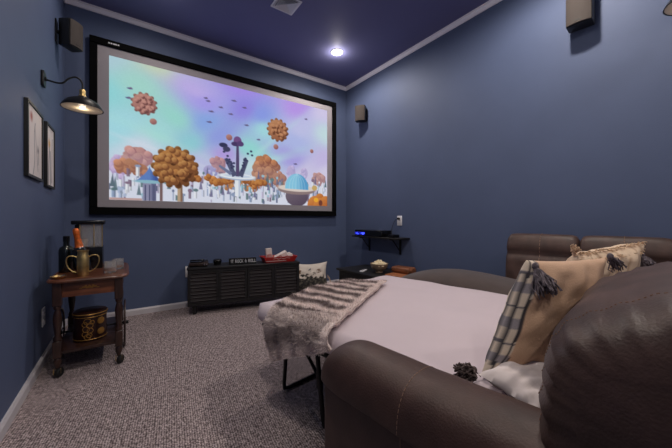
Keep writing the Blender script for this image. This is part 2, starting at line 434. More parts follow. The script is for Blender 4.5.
    for a, b in ((.065, .2), (.06, .27), (.355, .17), (.368, .25), (.345, .15), (.455, .24), (.41, .2), (.47, .12), (.59, .42), (.86, .14), (.53, .31), (.36, .34), (.795, .6), (.52, .16)):
        disc(a*PW, b*PH, .018+.01*rs.rand(), .008, (106, 102, 142)); disc(a*PW+.008, b*PH-.006, .010, .007, (128, 112, 140))
    img = np.clip(img, 0, 255)/255
    img = img + rs.randn(Hh, W, 1)*.006
    g = img.mean(axis=2, keepdims=True); img = np.clip(.5+(g + (img-g)*1.05-.5)*1.08, 0, 1)
    return np.where(img <= .04045, img/12.92, ((img+.055)/1.055)**2.4)

PWN, PHN = 400, 222
cols = paint(PWN, PHN)
ax0, ax1, az0, az1 = -.125, 2.242, 1.087, 2.392
xs = np.linspace(ax0, ax1, PWN)-t.location[0]; zs = np.linspace(az1, az0, PHN)-t.location[2]
XX, ZZ = np.meshgrid(xs, zs)
verts = np.stack([XX, np.full_like(XX, 3.3695-t.location[1]), ZZ], -1).reshape(-1, 3)
idx = np.arange(PWN*PHN).reshape(PHN, PWN)
faces = np.stack([idx[:-1, :-1], idx[1:, :-1], idx[1:, 1:], idx[:-1, 1:]], -1).reshape(-1, 4)
me = bpy.data.meshes.new('projected_picture'); me.from_pydata(verts.tolist(), [], faces.tolist())
me.materials.append(M['proj'])
po = bpy.data.objects.new('projected_picture', me); C.objects.link(po); po.parent = t
setcol(po, cols.reshape(-1, 3))
tag(po, 'bright projected picture of knobbly orange trees under a violet sky')

# ------------------------------------------------------------------ ceiling: downlights and vent
LIGHTS = []
def downlight(x, y, label, en=62, group='recessed ceiling downlights'):
    d = thing('ceiling_downlight', label, 'ceiling light', (x, y, ZC), 0, group)
    obj('trim_ring', lathe(BM(), [(.048, -.001), (.070, -.001), (.070, -.005), (.060, -.009), (.048, -.006), (.048, -.001)], seg=32), M['white'], d)
    obj('lamp_lens', lathe(BM(), [(0, -.0045), (.047, -.0045), (.047, -.0015), (0, -.0015)], seg=32), M['lens'], d)
    ld = bpy.data.lights.new('downlight_beam', 'SPOT'); ld.energy = en; ld.spot_size = math.radians(178); ld.spot_blend = .5
    ld.shadow_soft_size = .045; ld.color = (1, .91, .82)
    lo = bpy.data.objects.new('downlight_beam', ld); C.objects.link(lo); lo.parent = d; lo.location = (0, 0, -.02)
    pl = bpy.data.lights.new('crown_fill', 'POINT'); pl.energy = en*.05; pl.color = (1, .93, .86); pl.shadow_soft_size = .03  # added point light below the lens, brightens crown trim and nearby ceiling
    po_ = bpy.data.objects.new('crown_fill', pl); C.objects.link(po_); po_.parent = d; po_.location = (0, 0, -.07)
    return d
downlight(1.946, 2.724, 'glowing round recessed downlight in the dark blue ceiling near the far right corner', 54)
downlight(.2, 2.724, 'round recessed downlight in the ceiling above the wooden cart', 16)
downlight(1.946, .70, 'round recessed downlight in the ceiling above the near right wall speaker', 66)
downlight(.2, .70, 'round recessed downlight in the ceiling right above the viewer', 48)
downlight(1.946, -1.1, 'added unseen fill downlight in the ceiling behind the sofa', 40)  # extra out-of-view downlight, added to raise the ambient level
downlight(.2, -1.1, 'added unseen fill downlight in the ceiling behind the viewer', 30)  # its left partner, likewise added out of view as ambient fill

v = thing('ceiling_vent', 'square white slatted air vent in the dark blue ceiling', 'vent', (1.146, 2.37, ZC))
bm = BM(); h = .104
for lo, hi in (((-h, -h, -.008), (h, -h+.016, -.0005)), ((-h, h-.016, -.008), (h, h, -.0005)), ((-h, -h+.016, -.008), (-h+.016, h-.016, -.0005)), ((h-.016, -h+.016, -.008), (h, h-.016, -.0005))):
    box(bm, lo, hi, .002, 1)
obj('frame', bm, M['white'], v)
obj('duct_opening', box(BM(), (-h+.014, -h+.014, -.002), (h-.014, h-.014, -.0008)), M['hole'], v, smooth=False)
for k in range(5):
    o_, i_ = .087-k*.0175, .087-k*.0175-.0115
    bm = BM()
    for s in range(4):
        R4 = Matrix.Rotation(s*PI/2, 4, 'Z')
        q = [(-o_, -o_, -.011), (o_, -o_, -.011), (i_, -i_, -.0045), (-i_, -i_, -.0045)]
        q2 = [(a, b, c+.0012) for a, b, c in q]
        A = [bm.verts.new(R4 @ Vector(p)) for p in q]; B = [bm.verts.new(R4 @ Vector(p)) for p in q2]
        bm.faces.new(A); bm.faces.new(B[::-1])
        for e in range(4): bm.faces.new((A[e], A[(e+1) % 4], B[(e+1) % 4], B[e]))
    obj('louver', bm, M['white'], v, smooth=False)

# ------------------------------------------------------------------ wall speakers (local: face towards -y, wall behind at +y)
def speaker(loc, face, wall_dir, w, d, h, label):
    # face: heading of the front normal
    ang = math.atan2(face[1], face[0]) + PI/2
    s = thing('wall_speaker', label, 'speaker', loc, ang, 'small dark wall speakers')
    obj('cabinet', box(BM(), (-w/2, -d/2, -h/2), (w/2, d/2, h/2), .006), M['spk'], s)
    def gf(u, q):
        x = (u-.5)*(w-.008); z = (q-.5)*(h-.008)
        return (x, -d/2-.006-.012*(1-(2*u-1)**2), z)
    bm = BM(); grid(bm, gf, 13, 5)
    V = bm.verts[:]; r = bmesh.ops.extrude_face_region(bm, geom=bm.faces[:])
    for e in r['geom']:
        if isinstance(e, bmesh.types.BMVert): e.co.y = -d/2-.0005
    g = obj('grille', bm, M['grille'], s)
    obj('badge', box(BM(), (-.016, -d/2-.0195, -h/2+.018), (.016, -d/2-.0172, -h/2+.023)), M['spk'], g, smooth=False)
    wl = (Matrix.Rotation(-ang, 3, 'Z') @ Vector(wall_dir[0]+(0,))).normalized(); dist = wall_dir[1]
    bm = BM(); tube(bm, [wl*min(d*.3, dist*.5), wl*(dist-.006)], .014, 10)
    side = Vector((-wl.y, wl.x, 0)); Mr = Matrix((( side.x, wl.x, 0, 0), (side.y, wl.y, 0, 0), (0, 0, 1, 0), (0, 0, 0, 1)))
    box(bm, (-.035, dist-.009, -h*.42), (.035, dist-.001, h*.42), .002, 1, Mx=Mr)
    obj('wall_bracket', bm, M['blackmetal'], s)
    return s
speaker((-.345, 3.02, 2.315), (.80, -.60), ((-1, 0), .085), .115, .085, .20, 'dark brown box speaker on the left wall, in the corner above the wall lamp')
speaker((2.505, 2.975, 2.285), (-.80, -.60), ((1, 0), .084), .135, .085, .20, 'small dark speaker on the right wall beside the projector screen')
speaker((2.515, .680, 2.335), (-.99, -.10), ((1, 0), .074), .14, .10, .235, 'dark speaker high on the right wall nearest the viewer, at the top edge')

# ------------------------------------------------------------------ barn wall lamps (local: wall plane x=0, lamp out along +x)
def wall_lamp(loc, rotz, label):
    w = thing('wall_lamp', label, 'wall lamp', loc, rotz, 'black barn wall lamps')
    bm = BM(); box(bm, (0.0005, -.030, -.050), (.016, .030, .044), .004); box(bm, (.016, -.011, -.011), (.024, .011, .011), .002, 1)
    obj('backplate', bm, M['blackmetal'], w)
    bm = BM(); tube(bm, smoothpath([(.022, 0, -.004), (.07, 0, -.010), (.10, 0, -.002), (.125, 0, .030), (.158, 0, .05), (.183, 0, .04), (.195, 0, .012), (.195, 0, -.026)]), .0055, 10)
    obj('gooseneck_arm', bm, M['blackmetal'], w)
    obj('socket', lathe(BM(), [(0, -.022), (.012, -.022), (.017, -.028), (.017, -.062), (.021, -.066), (.021, -.074), (0, -.074)], (.195, 0, 0), 20), M['brass'], w)
    prof = [(.0, -.070), (.024, -.071), (.030, -.080), (.058, -.088), (.085, -.106), (.102, -.130), (.109, -.146), (.111, -.147), (.111, -.150), (.106, -.148)]
    s = obj('lamp_shade', lathe(BM(), prof + [(.099, -.131), (.082, -.108), (.056, -.091), (.0, -.083)], (.195, 0, 0), 40), M['blackmetal'], w)
    inn = [(.1055, -.1482), (.0985, -.1318), (.0815, -.1088), (.0555, -.0918), (0, -.0838)]
    obj('shade_lining', lathe(BM(), inn + [(0, -.0845), (.055, -.0925), (.081, -.1095), (.098, -.1325), (.105, -.149)], (.195, 0, 0), 40), M['cream'], s)
    obj('light_bulb', lathe(BM(), [(0, -.086), (.012, -.088), (.014, -.098), (.024, -.116), (.022, -.128), (.012, -.137), (0, -.139)], (.195, 0, 0), 20), M['bulb'], w)
    pl = bpy.data.lights.new('lamp_glow', 'POINT'); pl.energy = .9; pl.color = (1, .82, .6); pl.shadow_soft_size = .02
    po_ = bpy.data.objects.new('lamp_glow', pl); C.objects.link(po_); po_.parent = w; po_.location = (.195, 0, -.146)
    return w
wall_lamp((XL, 2.57, 1.79), 0, 'black barn wall lamp with cream lining, on the left wall above the framed pictures')
wall_lamp((XR, .175, 2.185), PI, 'black barn wall lamp cut off by the top right corner, on the right wall')

# ------------------------------------------------------------------ framed pictures on the left wall
def picture(y0, y1, z0, z1, label, seed):
    p = thing('framed_picture', label, 'picture', (XL, (y0+y1)/2, z0), 0, 'framed pictures on the left wall')
    w, h, f = y1-y0, z1-z0, .016
    bm = BM()
    for lo, hi in (((.0005, -w/2, 0), (.018, w/2, f)), ((.0005, -w/2, h-f), (.018, w/2, h)), ((.0005, -w/2, f), (.018, -w/2+f, h-f)), ((.0005, w/2-f, f), (.018, w/2, h-f))):
        box(bm, lo, hi, .0015, 1)
    obj('frame', bm, M['frame'], p)
    nu, nv = 40, 50
    bm = BM(); grid(bm, lambda a, b: (.012, -w/2+f+a*(w-2*f), f+b*(h-2*f)), nu, nv)
    o = obj('print', bm, M['art'], p, smooth=False)
    a, b = np.meshgrid(np.linspace(0, 1, nu), np.linspace(0, 1, nv), indexing='ij')
    col = np.ones((nu, nv, 3))*np.array(lin((222, 212, 208)))
    def stroke(fn, wd, c, lo=0, hi=1):
        k = (np.clip(1-np.abs(a-fn(b))/wd, 0, 1)*(b > lo)*(b < hi))[..., None]
        col[:] = col*(1-k)+np.array(lin(c))*k
    if seed == 1:
        stroke(lambda z: .35+.25*z+.06*np.sin(z*7), .035, (120, 112, 122), 0, .8)
        stroke(lambda z: .75-.35*z, .03, (140, 130, 136), .1, .75)
        stroke(lambda z: .62+.12*np.sin(z*5), .03, (110, 100, 106), .2, .5)
        k = np.clip(1.4-np.hypot((a-.25)/.09, (b-.85)/.07), 0, 1)[..., None]; col = col*(1-k)+np.array(lin((176, 96, 88)))*k
        k = np.clip(1.3-np.hypot((a-.72)/.06, (b-.42)/.05), 0, 1)[..., None]; col = col*(1-k)+np.array(lin((90, 84, 92)))*k
    else:
        stroke(lambda z: .25+.35*z**2, .07, (70, 70, 84), 0, .72)
        stroke(lambda z: .55-.1*z, .08, (96, 96, 110), 0, .6)
        stroke(lambda z: .7+.1*z, .05, (60, 60, 72), .05, .85)
        k = np.clip(1.4-np.hypot((a-.35)/.13, (b-.72)/.07), 0, 1)[..., None]; col = col*(1-k)+np.array(lin((196, 150, 70)))*k
    setcol(o, col.reshape(-1, 3))
picture(2.17, 2.515, 1.135, 1.54, 'black framed pale branch drawing on the left wall, nearer of the two', 1)
picture(2.625, 2.88, 1.12, 1.54, 'black framed drawing with dark strokes on the left wall, farther of the two', 2)

# ------------------------------------------------------------------ power outlets
def outlet(loc, rotz, label, plug=False):
    o = thing('power_outlet', label, 'outlet', loc, rotz)       # local: wall plane y=0, front towards -y
    obj('cover_plate', box(BM(), (-.037, -.006, -.057), (.037, -.0004, .057), .002), M['white'], o)
    for s in (-1, 1):
        r = obj('receptacle', box(BM(), (-.017, -.0085, s*.022-.014), (.017, -.005, s*.022+.014), .003), M['white'], o)
        bm = BM()
        for q in (-1, 1): box(bm, (q*.007-.0015, -.0092, s*.022-.002), (q*.007+.0015, -.0083, s*.022+.008))
        obj('slot', bm, M['hole'], r, smooth=False)
    return o
outlet((XL, 2.603, .292), PI/2, 'white power outlet low on the left wall beside the wooden cart')
outlet((.537, YB, .365), 0, 'white power outlet on the far wall at the left end of the console')
outlet((XR, 2.372, .892), -PI/2, 'white power outlet on the right wall above the black shelf')

# ------------------------------------------------------------------ wooden serving cart
ct = thing('serving_cart', 'dark wooden wheeled serving cart with turned legs by the left wall', 'cart', (-.18, 2.6, 0))
W2, Y0, Y1, ZT = .155, -.29, .30, .562
def topoutline(k, n=64, grow=0):
    a = 2*PI*k/n; c_, s_ = math.cos(a), math.sin(a); p = 9
    r = (abs(c_)**p+abs(s_)**p)**(-1/p)
    return Vector(((.193+grow)*r*c_, .325*r*s_+grow*s_, 0))
bm = BM(); rows = []
for g, z in ((-.012, ZT-.022), (0, ZT-.018), (.004, ZT-.010), (0, ZT-.002), (-.006, ZT+.003), (-.014, ZT+.002), (-.018, ZT-.002)):
    rows.append([bm.verts.new(topoutline(k, 64, g)+Vector((0, .005, z))) for k in range(64)])
for a, b in zip(rows, rows[1:]):
    for k in range(64): bm.faces.new((a[k], a[(k+1) % 64], b[(k+1) % 64], b[k]))
bm.faces.new(rows[0]); bm.faces.new(rows[-1])
obj('tabletop', bm, M['mahog'], ct)
bm = BM()
box(bm, (-W2+.02, Y0+.008, .455), (W2-.02, Y0+.024, ZT-.02)); box(bm, (-W2+.02, Y1-.024, .455), (W2-.02, Y1-.008, ZT-.02))
box(bm, (-W2+.008, Y0+.02, .455), (-W2+.024, Y1-.02, ZT-.02)); box(bm, (W2-.024, Y0+.02, .455), (W2-.008, Y1-.02, ZT-.02))
ap = obj('apron', bm, M['mahog'], ct, smooth=False)
bm = BM()
for sgn in (-1, 1):
    for (dx, dz, rx, rz) in ((.010, 0, .010, .006), (.026, .003, .010, .005), (.04, -.002, .008, .003), (.017, .010, .006, .005)):
        lathe(bm, [(0, 0), (1, 0), (.9, 1), (0, 1)], seg=12, Mx=Matrix.Translation((sgn*dx, Y0+.0082, .5+dz)) @ Matrix.Rotation(PI/2, 4, 'X') @ Matrix.Diagonal((rx, rz, .0015, 1)))
lathe(bm, [(0, 0), (1, 0), (.9, 1), (0, 1)], seg=12, Mx=Matrix.Translation((0, Y0+.0082, .505)) @ Matrix.Rotation(PI/2, 4, 'X') @ Matrix.Diagonal((.007, .009, .0018, 1)))
obj('flower_inlay', bm, M['gold'], ap)
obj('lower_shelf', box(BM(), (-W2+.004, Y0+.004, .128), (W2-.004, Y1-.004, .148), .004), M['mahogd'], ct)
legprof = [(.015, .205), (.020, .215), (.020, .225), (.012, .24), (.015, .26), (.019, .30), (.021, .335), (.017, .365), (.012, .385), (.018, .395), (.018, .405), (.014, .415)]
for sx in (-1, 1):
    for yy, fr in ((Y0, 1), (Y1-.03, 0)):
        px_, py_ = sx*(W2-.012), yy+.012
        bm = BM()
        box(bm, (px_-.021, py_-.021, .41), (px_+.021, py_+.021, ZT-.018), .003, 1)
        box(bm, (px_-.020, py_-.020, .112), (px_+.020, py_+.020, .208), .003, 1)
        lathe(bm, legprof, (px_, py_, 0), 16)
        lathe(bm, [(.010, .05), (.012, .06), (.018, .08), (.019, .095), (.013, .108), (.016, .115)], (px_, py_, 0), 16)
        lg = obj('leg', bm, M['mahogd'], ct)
        if fr:
            bm = BM()
            lathe(bm, [(0, -.011), (.022, -.011), (.026, -.007), (.026, .007), (.022, .011), (0, .011)], seg=24, Mx=Matrix.Translation((px_+.008, py_-.004, .0262)) @ Matrix.Rotation(PI/2, 4, 'Y') @ Matrix.Rotation(.5, 4, 'X'))
            cs = obj('caster_wheel', bm, M['rubber'], lg)
            bm = BM(); tube(bm, [(px_, py_, .055), (px_+.0, py_, .046)], .009, 10)
            for q in (-1, 1): box(bm, (px_+q*.015-.002, py_-.012, .02), (px_+q*.015+.002, py_+.006, .05))
            obj('caster_fork', bm, M['brass'], lg)
for sx in (-1, 1):
    cx, cy, cz, R_ = sx*.173, .03, .165, .163
    bm = BM()
    tube(bm, [(cx, cy+R_*.97*math.cos(2*PI*k/40), cz+R_*.97*math.sin(2*PI*k/40)) for k in range(40)], .006, 8, closed=True)
    for k in range(10):
        a = 2*PI*k/10
        tube(bm, [(cx, cy+.015*math.cos(a), cz+.015*math.sin(a)), (cx, cy+R_*.95*math.cos(a), cz+R_*.95*math.sin(a))], .0035, 6)
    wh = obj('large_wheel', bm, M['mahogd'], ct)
    bm = BM(); tube(bm, [(cx-sx*.012, cy, cz), (cx+sx*.022, cy, cz)], .012, 12)
    obj('wheel_hub', bm, M['blackmetal'], wh)
bm = BM(); tube(bm, [(-.18, .03, .165), (.18, .03, .165)], .006, 8); obj('axle', bm, M['blackmetal'], ct)

ZTOP = .5605
# oval lacquered box on the lower shelf
db = thing('lacquered_box', 'round brown lacquered box with gold scrolls on the lower shelf of the cart', 'box', (-.187, 2.47, .1485))
obj('body', lathe(BM(), [(0, 0), (.082, 0), (.084, .004), (.082, .155), (0, .155)], seg=48), M['drum'], db)
obj('lid', lathe(BM(), [(.0, .1555), (.086, .1555), (.087, .16), (.086, .178), (.080, .182), (.0, .183)], seg=48), M['drum'], db)
for z, r_, tk in ((.012, .0845, .0022), (.150, .0845, .0022), (.168, .087, .0035)):
    bm = BM(); tube(bm, [(r_*math.cos(2*PI*k/48), r_*math.sin(2*PI*k/48), z) for k in range(48)], tk, 6, True)
    obj('gold_band', bm, M['gold'], db)
bm = BM()
def on_drum(a, z): return (.0845*math.cos(a), .0845*math.sin(a), z)
fa = -PI/2-.1
for (da, z, r) in ((.0, .125, .018), (-.16, .108, .014), (.14, .1, .016), (-.08, .078, .017), (.16, .068, .015), (-.14, .048, .015), (.1, .04, .014), (0, .03, .016), (.27, .118, .011)):
    tube(bm, [on_drum(fa+da+r*1.0*math.cos(2*PI*k/16)/.0845, z+r*math.sin(2*PI*k/16)) for k in range(16)], .0018, 5, True)
obj('scrollwork', bm, M['gold'], db)
for z in (.118, .052):
    bm = BM()
    a = fa+.85
    lathe(bm, [(0, -.002), (.022, -.002), (.02, .003), (.008, .005), (0, .005)], seg=16, Mx=Matrix.Translation((.083*math.cos(a), .083*math.sin(a), z)) @ Matrix.Rotation(a, 4, 'Z') @ Matrix.Rotation(PI/2, 4, 'Y'))
    obj('gold_medallion', bm, M['gold'], db)

# champagne, dark bottle, bucket, machine, glasses, dish
ch = thing('champagne_bottle', 'champagne bottle with orange foil neck standing behind the brass bucket', 'bottle', (-.222, 2.535, ZTOP))
ch.rotation_euler = (0, math.radians(-9), 0); ch.location.z += .006
obj('bottle_body', lathe(BM(), [(0, 0), (.036, 0), (.039, .006), (.039, .115), (.034, .14), (.022, .165), (.0, .165)], seg=28), M['dkglass'], ch)
obj('foil', lathe(BM(), [(.0, .163), (.0235, .163), (.0185, .2), (.0155, .225), (.0165, .232), (.0165, .252), (.0175, .256), (.017, .276), (.012, .286), (0, .288)], seg=28), M['foil'], ch)
wb = thing('wine_bottle', 'black square shouldered bottle at the left back of the cart top', 'bottle', (-.322, 2.63, ZTOP))
bm = BM(); lathe(bm, [(0, 0), (.036, 0), (.039, .005), (.039, .145), (.034, .162), (.017, .175), (.0155, .20), (0, .20)], seg=28)
obj('bottle_body', bm, M['dkglass'], wb)
obj('cap', lathe(BM(), [(0, .2005), (.0175, .2005), (.0175, .235), (.015, .238), (0, .238)], seg=24), M['blkgloss'], wb)

bk = thing('ice_bucket', 'small brass bucket with two big loop handles on the wooden cart', 'bucket', (-.2175, 2.405, ZTOP))
obj('bucket_body', lathe(BM(), [(0, .0), (.027, 0), (.028, .004), (.030, .06), (.030, .118), (.026, .128), (.0265, .150), (.029, .152), (.029, .156), (.024, .156), (.024, .125), (.0275, .116), (.0275, .008), (0, .006)], seg=32), M['brass'], bk)
for s in (-1, 1):
    bm = BM(); tube(bm, smoothpath([(s*.0275, 0, .115), (s*.05, 0, .125), (s*.073, 0, .118), (s*.078, 0, .085), (s*.066, 0, .05), (s*.046, 0, .028), (s*.029, 0, .024)]), .0032, 8)
    obj('handle', bm, M['brass'], bk)

pm = thing('countertop_machine', 'black countertop machine with clear upper case and flat lid at the back of the cart', 'machine', (-.215, 2.765, ZTOP))
bm = BM(); box(bm, (-.078, -.07, .0005), (.078, .07, .155), .004); box(bm, (-.078, -.02, .155), (-.045, .07, .31), .003, 1)
obj('housing', bm, M['blkgloss'], pm)
bm = BM()
for lo, hi in (((-.044, -.066, .156), (.074, -.064, .311)), ((.072, -.064, .156), (.074, .064, .311)), ((-.044, .064, .156), (.074, .066, .311))): box(bm, lo, hi)
obj('clear_case', bm, M['glass'], pm, smooth=False)
bm = BM()
for xx in (-.046, .030, .076): box(bm, (xx-.0025, -.069, .155), (xx+.0025, -.0665, .312))
obj('case_post', bm, M['brass'], pm, smooth=False)
obj('lid', box(BM(), (-.092, -.084, .312), (.090, .084, .340), .006), M['blkgloss'], pm)
obj('label_card', box(BM(), (-.038, -.03, .156), (-.006, -.027, .21)), M['cardwhite'], pm, smooth=False)

def tumbler(x, y, h, r, fill, label):
    g = thing('whisky_glass', label, 'glass', (x, y, ZTOP), 0, 'whisky glasses on the cart')
    obj('glass_body', lathe(BM(), [(0, 0), (r*.92, 0), (r, .006), (r, h), (r-.003, h), (r-.003, .012), (0, .010)], seg=28), M['glass'], g)
    if fill: obj('drink', lathe(BM(), [(0, .0125), (r-.0036, .0125), (r-.0036, fill), (0, fill)], seg=28), M['amber'], g)
tumbler(-.085, 2.44, .074, .034, .034, 'clear tumbler with amber drink on the cart, nearer of the two')
tumbler(-.045, 2.58, .072, .032, .030, 'clear tumbler with amber drink on the cart, farther of the two')
ad = thing('brass_dish', 'shallow brass dish at the front left corner of the wooden cart top', 'dish', (-.325, 2.365, ZTOP))
obj('bowl', lathe(BM(), [(0, .0), (.022, 0), (.03, .006), (.036, .014), (.0375, .015), (.035, .011), (.026, .004), (0, .003)], seg=28), M['brass'], ad)
bm = BM(); tube(bm, smoothpath([(-.01, .0, .006), (.01, .006, .009), (.03, .006, .019)]), .003, 8); obj('spoon_rest', bm, M['chrome'], ad)

# ------------------------------------------------------------------ media console
CA = math.radians(-11.8)
cn = thing('media_console', 'long low black console with four slatted doors under the projector screen', 'console', (.47, 3.07, 0), CA)
L, D, ZB, ZCN = 1.085, .27, .085, .448
bm = BM()
box(bm, (0, 0, ZB), (.022, D, ZCN-.02)); box(bm, (L-.022, 0, ZB), (L, D, ZCN-.02)); box(bm, (.022, 0, ZB), (L-.022, D, ZB+.022)); box(bm, (.022, D-.012, ZB+.022), (L-.022, D, ZCN-.02))
for k in (1, 2, 3): box(bm, (L*k/4-.009, .018, ZB+.022), (L*k/4+.009, D-.012, ZCN-.02))
obj('carcass', bm, M['console'], cn, smooth=False)
obj('top', box(BM(), (-.006, -.008, ZCN-.0195), (L+.006, D+.003, ZCN), .003, 1), M['console'], cn)
for k in range(4):
    a, b = .004+k*(L-.008)/4+.002, .004+(k+1)*(L-.008)/4-.002
    za, zb = ZB+.004, ZCN-.024
    bm = BM(); f = .022
    box(bm, (a, -.004, za), (b, .016, za+f)); box(bm, (a, -.004, zb-f), (b, .016, zb)); box(bm, (a, -.004, za+f), (a+f, .016, zb-f)); box(bm, (b-f, -.004, za+f), (b, .016, zb-f))
    dr = obj('door', bm, M['console'], cn, smooth=False)
    bm = BM(); n = 9
    for q in range(n):
        zc = za+f+(q+.5)*(zb-za-2*f)/n
        box(bm, (a+f-.002, -.010, -.002), (b-f+.002, .010, .002), Mx=Matrix.Translation((0, .006, zc)) @ Matrix.Rotation(math.radians(-42), 4, 'X'))
    box(bm, (a+f, .0135, za+f), (b-f, .0158, zb-f))
    obj('louvres', bm, M['slat'], dr, smooth=False)
for xx in (.06, L-.06):
    for yy in (.04, D-.04):
        bm = BM(); lathe(bm, [(0, 0), (.015, 0), (.022, ZB+.0005), (0, ZB+.0005)], (xx, yy, 0), 16); obj('leg', bm, M['console'], cn)
Rc = Matrix.Rotation(CA, 3, 'Z')
def onc(u, v, z=ZCN+.0006): 
    p = Rc @ Vector((u, v, 0)); return (.47+p.x, 3.07+p.y, z)
tt = thing('turntable', 'black record player with a thin platter at the left end of the console', 'record player', onc(.095, .13), CA)
obj('plinth', box(BM(), (-.085, -.085, .008), (.085, .085, .036), .004), M['walnut'], tt)
obj('platter', lathe(BM(), [(0, .0365), (.062, .0365), (.062, .044), (.06, .046), (0, .046)], (-.018, 0, 0), 36), M['blkgloss'], tt)
bm = BM(); lathe(bm, [(0, .0365), (.012, .0365), (.012, .05), (0, .05)], (.065, .05, 0), 16); tube(bm, smoothpath([(.065, .05, .052), (.062, 0, .053), (.04, -.05, .049)]), .003, 8)
obj('tonearm', bm, M['chrome'], tt)
obj('dust_cover', box(BM(), (-.083, .06, .0365), (.05, .083, .052), .002, 1), M['blkgloss'], tt)
for s in (-1, 1):
    for q in (-1, 1): obj('foot', lathe(BM(), [(0, 0), (.012, 0), (.012, .0078), (0, .0078)], (s*.065, q*.065, 0), 14), M['rubber'], tt)
for s in (0, 1):
    bm = BM(); lathe(bm, [(0, 0), (.007, 0), (.006, .006), (0, .006)], seg=12, Mx=Matrix.Translation((.05+s*.02, -.0852, .022)) @ Matrix.Rotation(PI/2, 4, 'X')); obj('knob', bm, M['chrome'], tt)
cu = thing('desk_speaker', 'small black rounded speaker beside the record player on the console', 'speaker', onc(.265, .12), CA)
obj('body', lathe(BM(), [(0, 0), (.024, 0), (.036, .018), (.042, .045), (.036, .056), (.02, .060), (0, .060)], seg=28), M['blkgloss'], cu)
obj('base_ring', lathe(BM(), [(.0255, .0005), (.031, .0005), (.034, .011), (.0305, .010)], seg=28), M['rubber'], cu)

sg = thing('letter_sign', 'small black letter sign board with white capital letters on the console', 'sign', onc(.505, .085), CA)
obj('board', box(BM(), (-.135, -.008, 0), (.135, .008, .062), .002, 1), M['signface'], sg)
FONT = {'I': ['111', '010', '010', '010', '111'], 'T': ['111', '010', '010', '010', '010'], 'R': ['1110', '1001', '1110', '1010', '1001'],
        'O': ['0110', '1001', '1001', '1001', '0110'], 'C': ['0111', '1000', '1000', '1000', '0111'], 'K': ['1001', '1010', '1100', '1010', '1001'],
        '&': ['0100', '1010', '0101', '1010', '0101'], 'L': ['1000', '1000', '1000', '1000', '1111']}
xx = -.116; hgt = .034
for chh in 'IT ROCK & ROLL':
    if chh == ' ': xx += .014; continue
    bm = BM(); rows_ = FONT[chh]; cw, chh_ = .0042, hgt/5
    if chh == 'I':
        box(bm, (xx+.002, -.0098, .014), (xx+.0065, -.0081, .014+hgt)); wd = .009
    else:
        for r_, row in enumerate(rows_):
            for c_, bit in enumerate(row):
                if bit == '1': box(bm, (xx+c_*cw, -.0098, .014+hgt-(r_+1)*chh_), (xx+(c_+1)*cw+.0002, -.0081, .014+hgt-r_*chh_+.0002))
        wd = cw*len(rows_[0])
    obj('letter', bm, M['letter'], sg, smooth=False); xx += wd+.0035

# red tray of snack cartons
rt = thing('snack_tray', 'red tray at the right end of the console holding striped cartons', 'tray', onc(.885, .12), CA+.1)
bm = BM(); 
def trayf(w, d, z): return [(-w, -d, z), (w, -d, z), (w, d, z), (-w, d, z)]
ro = [trayf(.155, .075, 0), trayf(.185, .098, .060), trayf(.18, .093, .060), trayf(.15, .07, .006)]
VV = [[bm.verts.new(p) for p in r] for r in ro]
for a, b in zip(VV, VV[1:]):
    for k in range(4): bm.faces.new((a[k], a[(k+1) % 4], b[(k+1) % 4], b[k]))
bm.faces.new(VV[0][::-1]); bm.faces.new(VV[-1])
tr = obj('tray_body', bm, M['red'], rt, smooth=False)
bm = BM(); tube(bm, smoothpath([(-.085, -.0885, .040), (-.05, -.0905, .047), (-.03, -.0875, .036), (.0, -.0905, .047), (.03, -.0875, .036), (.06, -.0905, .047), (.10, -.0885, .040)]), .0035, 6)
obj('white_flourish', bm, M['cardwhite'], tr)
bm = BM(); tube(bm, [(-.165, -.0815, .018), (.06, -.0805, .016)], .003, 6); obj('white_stripe', bm, M['cardwhite'], tr)
def carton(u, v, ry, h, w, label):
    Mz = Matrix.Rotation(CA+.1, 4, 'Z') @ Matrix.Translation((u, v, 0))
    p = onc(.885, .12)
    o = thing('snack_carton', label, 'carton', (0, 0, 0), 0, 'snack cartons in the red tray')
    o.matrix_world = Matrix.Translation((p[0], p[1], p[2]+(.012 if ry < .5 else .030))) @ Mz @ Matrix.Rotation(ry, 4, 'Y')
    obj('carton_body', box(BM(), (-w/2, -.02, .0), (w/2, .02, h), .002, 1), M['cardwhite'], o)
    bm = BM(); n = 4
    for k in range(n):
        a = -w/2+.004+k*(w-.008)/n
        box(bm, (a, -.0208, .004), (a+(w-.008)/n*.55, -.0202, h*.55))
    obj('red_stripes', bm, M['red'], o, smooth=False)
carton(-.10, .0, -.10, .135, .062, 'white and red carton standing tall at the left of the red tray')
carton(-.025, .02, 1.12, .135, .06, 'white and red carton leaning in the middle of the red tray')
carton(.035, -.035, 1.3, .115, .05, 'white and red carton lying low at the right front of the red tray')
carton(-.06, -.045, 1.15, .15, .045, 'white and red carton lying at the left front of the red tray')
carton(.045, .03, 1.25, .11, .055, 'white and red carton lying at the right back of the red tray')

